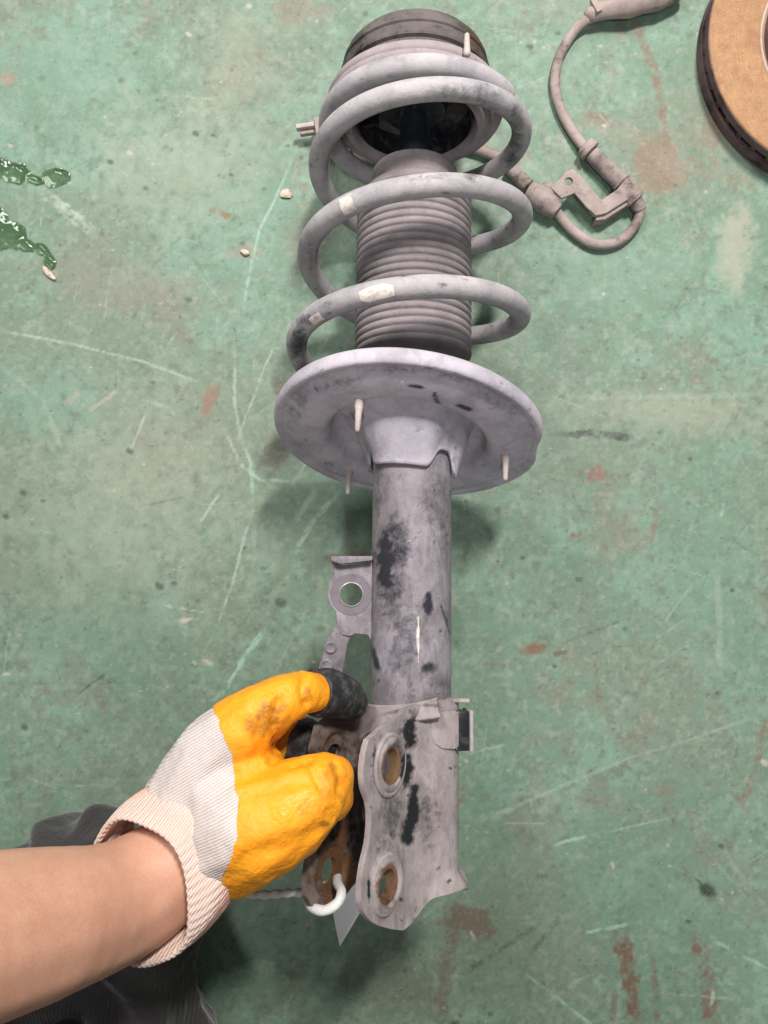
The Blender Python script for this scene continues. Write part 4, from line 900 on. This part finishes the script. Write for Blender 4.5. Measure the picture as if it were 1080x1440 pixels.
sleeve([fl(745, 268, .009), fl(762, 280, .010), fl(782, 297, .009)], [.0078, .0095, .0070], 'grommet'); sleeve([fl(757, 290, .008), fl(768, 278, .009), fl(772, 262, .008)], [.0060, .0070, .0055], 'grommet'); sleeve([fl(716, 236, .007), fl(742, 261, .008)], [.0052, .0056])
bo = [(773, 262), (788, 251), (797, 240), (806, 237), (817, 247), (846, 281), (868, 266), (880, 250), (890, 250), (895, 266), (884, 280), (852, 300), (838, 303), (824, 290), (808, 271), (790, 279)]
cb = slab('cable_bracket', [at_z(a, b, .016) for a, b in bo], np.array([0, 0, -1.]), .0030, M['cable'], cab)
cut(cb, [cyl(at_z(800, 255, .016), np.array([0, 0, 1.]), np.array([1., 0, 0]), np.array([0, 1., 0]), .0032, .03)])
cb.data.polygons.foreach_set('use_smooth', [True]*len(cb.data.polygons)); cb.data.set_sharp_from_angle(angle=math.radians(35))
slab('bracket_flange', [at_z(a, b, .013) for a, b in ((838, 303), (852, 300), (884, 280), (886, 286), (852, 308), (838, 310))], np.array([0, 0, -1.]), .0125, M['cable'], cb)
p2, r2 = round_caps([fl(832, 20, .010), fl(850, 14, .011), fl(868, 9, .012), fl(885, 6, .012), fl(902, 3, .012), fl(922, -3, .012), fl(950, -14, .012)], [.0060, .0072, .0085, .0100, .0088, .0095, .0085], 4)
sweep('connector', p2, r2, M['cable'], cab, 24, True, 60, lambda i, a: 1+.05*math.sin(i*2.2)+.03*math.cos(4*a))
bevel_box('connector_latch', at_z(838, 8, .016), unit((1, .5, 0)), unit((-.5, 1, 0)), np.array([0, 0, 1.]), .005, .012, .004, M['cable'], cab)
# plug end left of the spring
ex_, ey_ = unit((1, .15, 0)), unit((-.15, 1, 0)); ez_ = np.array([0, 0, 1.])
bevel_box('plug', at_z(462, 186, .010), ex_, ey_, ez_, .020, .018, .018, M['cable'], cab, .0015)
bevel_box('plug_prong', at_z(438, 177, .013), ex_, ey_, ez_, .024, .0036, .006, M['peg'], cab, .0008); bevel_box('plug_prong', at_z(440, 186, .010), ex_, ey_, ez_, .020, .0030, .005, M['cable'], cab, .0008)
bevel_box('plug_latch', at_z(460, 157, .014), unit((.2, 1, 0)), unit((1, -.2, 0)), ez_, .016, .008, .010, M['cable'], cab, .0012); bevel_box('plug_latch', at_z(482, 214, .010), ex_, ey_, ez_, .012, .008, .012, M['cable'], cab, .0012)

# ------------------------------------------------------------------ brake disc
t = NT('rusty_disc_face'); d1 = t.noise(60, 6, .7); d2 = t.noise(700, 4, .7)
dc = t.mix(t.mapr(d1, .35, .68), lin(178, 138, 98), lin(136, 97, 70)); dc = t.mix(t.mapr(d2, .4, .75, 0, .4), dc, lin(214, 182, 140)); dc = t.mix(t.mapr(t.noise(35, 5), .58, .72, 0, .5), dc, lin(140, 96, 70))
mpd = t.n('Mapping'); DOc = at_z(1192, 55, .024); mpd.inputs['Location'].default_value = (-DOc[0], -DOc[1], 0); t.l(t.co, mpd.inputs[0])
sx_ = t.n('VectorMath', operation='MULTIPLY'); t.l(mpd.outputs[0], sx_.inputs[0]); sx_.inputs[1].default_value = (1, 1, 0); ln_d = t.n('VectorMath', operation='LENGTH'); t.l(sx_.outputs[0], ln_d.inputs[0])
cmb = t.n('CombineXYZ'); t.l(ln_d.outputs['Value'], cmb.inputs[0]); rg = t.noise(420, 5, .75, cmb.outputs[0])
dc = t.mix(t.mapr(rg, .38, .66, 0, .7), dc, lin(150, 108, 78)); dc = t.mix(t.mapr(t.noise(190, 6, .75), .52, .7, 0, .7), dc, lin(146, 98, 66))
M['disc'] = t.set(dc, .75, t.bump(d2, .3, .0006), Metallic=.0)
M['discedge'] = dusty('rusty_disc_edge', lin(118, 98, 100), lin(84, 66, 66), lin(34, 26, 24), .58, rough_p=.8)
DO = at_z(1192, 55, .024); DO[2] = 0
disc = thing('brake_disc', 'rusty vented brake disc with tan face lying at the top right corner', 'brake disc', DO)
X_, Y_, Z_ = np.array([1., 0, 0]), np.array([0, 1., 0]), np.array([0, 0, 1.]); RD = .1060
revolve('face_plate', [(.060, .0160), (RD-.0010, .0160), (RD, .0166), (RD, .0232), (RD-.0008, .0240), (.0640, .0240), (.0622, .0232), (.060, .0232)], DO, Z_, X_, Y_, M['disc'], disc, seg=200, closed=True, sharp=35)
revolve('edge_band', [(RD-.004, .0158), (RD+.0005, .0158), (RD+.0005, .0226), (RD-.004, .0226)], DO, Z_, X_, Y_, M['discedge'], disc, seg=200, closed=True, sharp=35)
revolve('back_plate', [(.060, .0005), (RD+.0003, .0005), (RD+.0003, .0085), (.060, .0085)], DO, Z_, X_, Y_, M['discedge'], disc, seg=200, closed=True, sharp=35)
revolve('hub_chamfer', [(.0675, .0238), (.0672, .0246), (.0660, .0246), (.0652, .0236), (.0660, .0200)], DO, Z_, X_, Y_, M['peg'], disc, seg=120, closed=True, sharp=35)
revolve('hat', [(.0640, .0120), (.0640, .0320), (.0625, .0345), (.0600, .0355), (.0330, .0355), (.0330, .0120)], DO, Z_, X_, Y_, M['discedge'], disc, seg=120, closed=True, sharp=35)
vm = None
for k in range(44):
    a = 2*math.pi*k/44; e1 = X_*math.cos(a)+Y_*math.sin(a); e2 = -X_*math.sin(a)+Y_*math.cos(a)
    if vm is None:
        o = bevel_box('vane', (RD-.0225)*X_+Z_*.0122, X_, Y_, Z_, .042, .0052, .0078, M['discedge'], None, .0006); vm = o.data
    else:
        o = bpy.data.objects.new('vane', vm); C.objects.link(o)
    o.rotation_euler = (0, 0, a); o.parent = disc
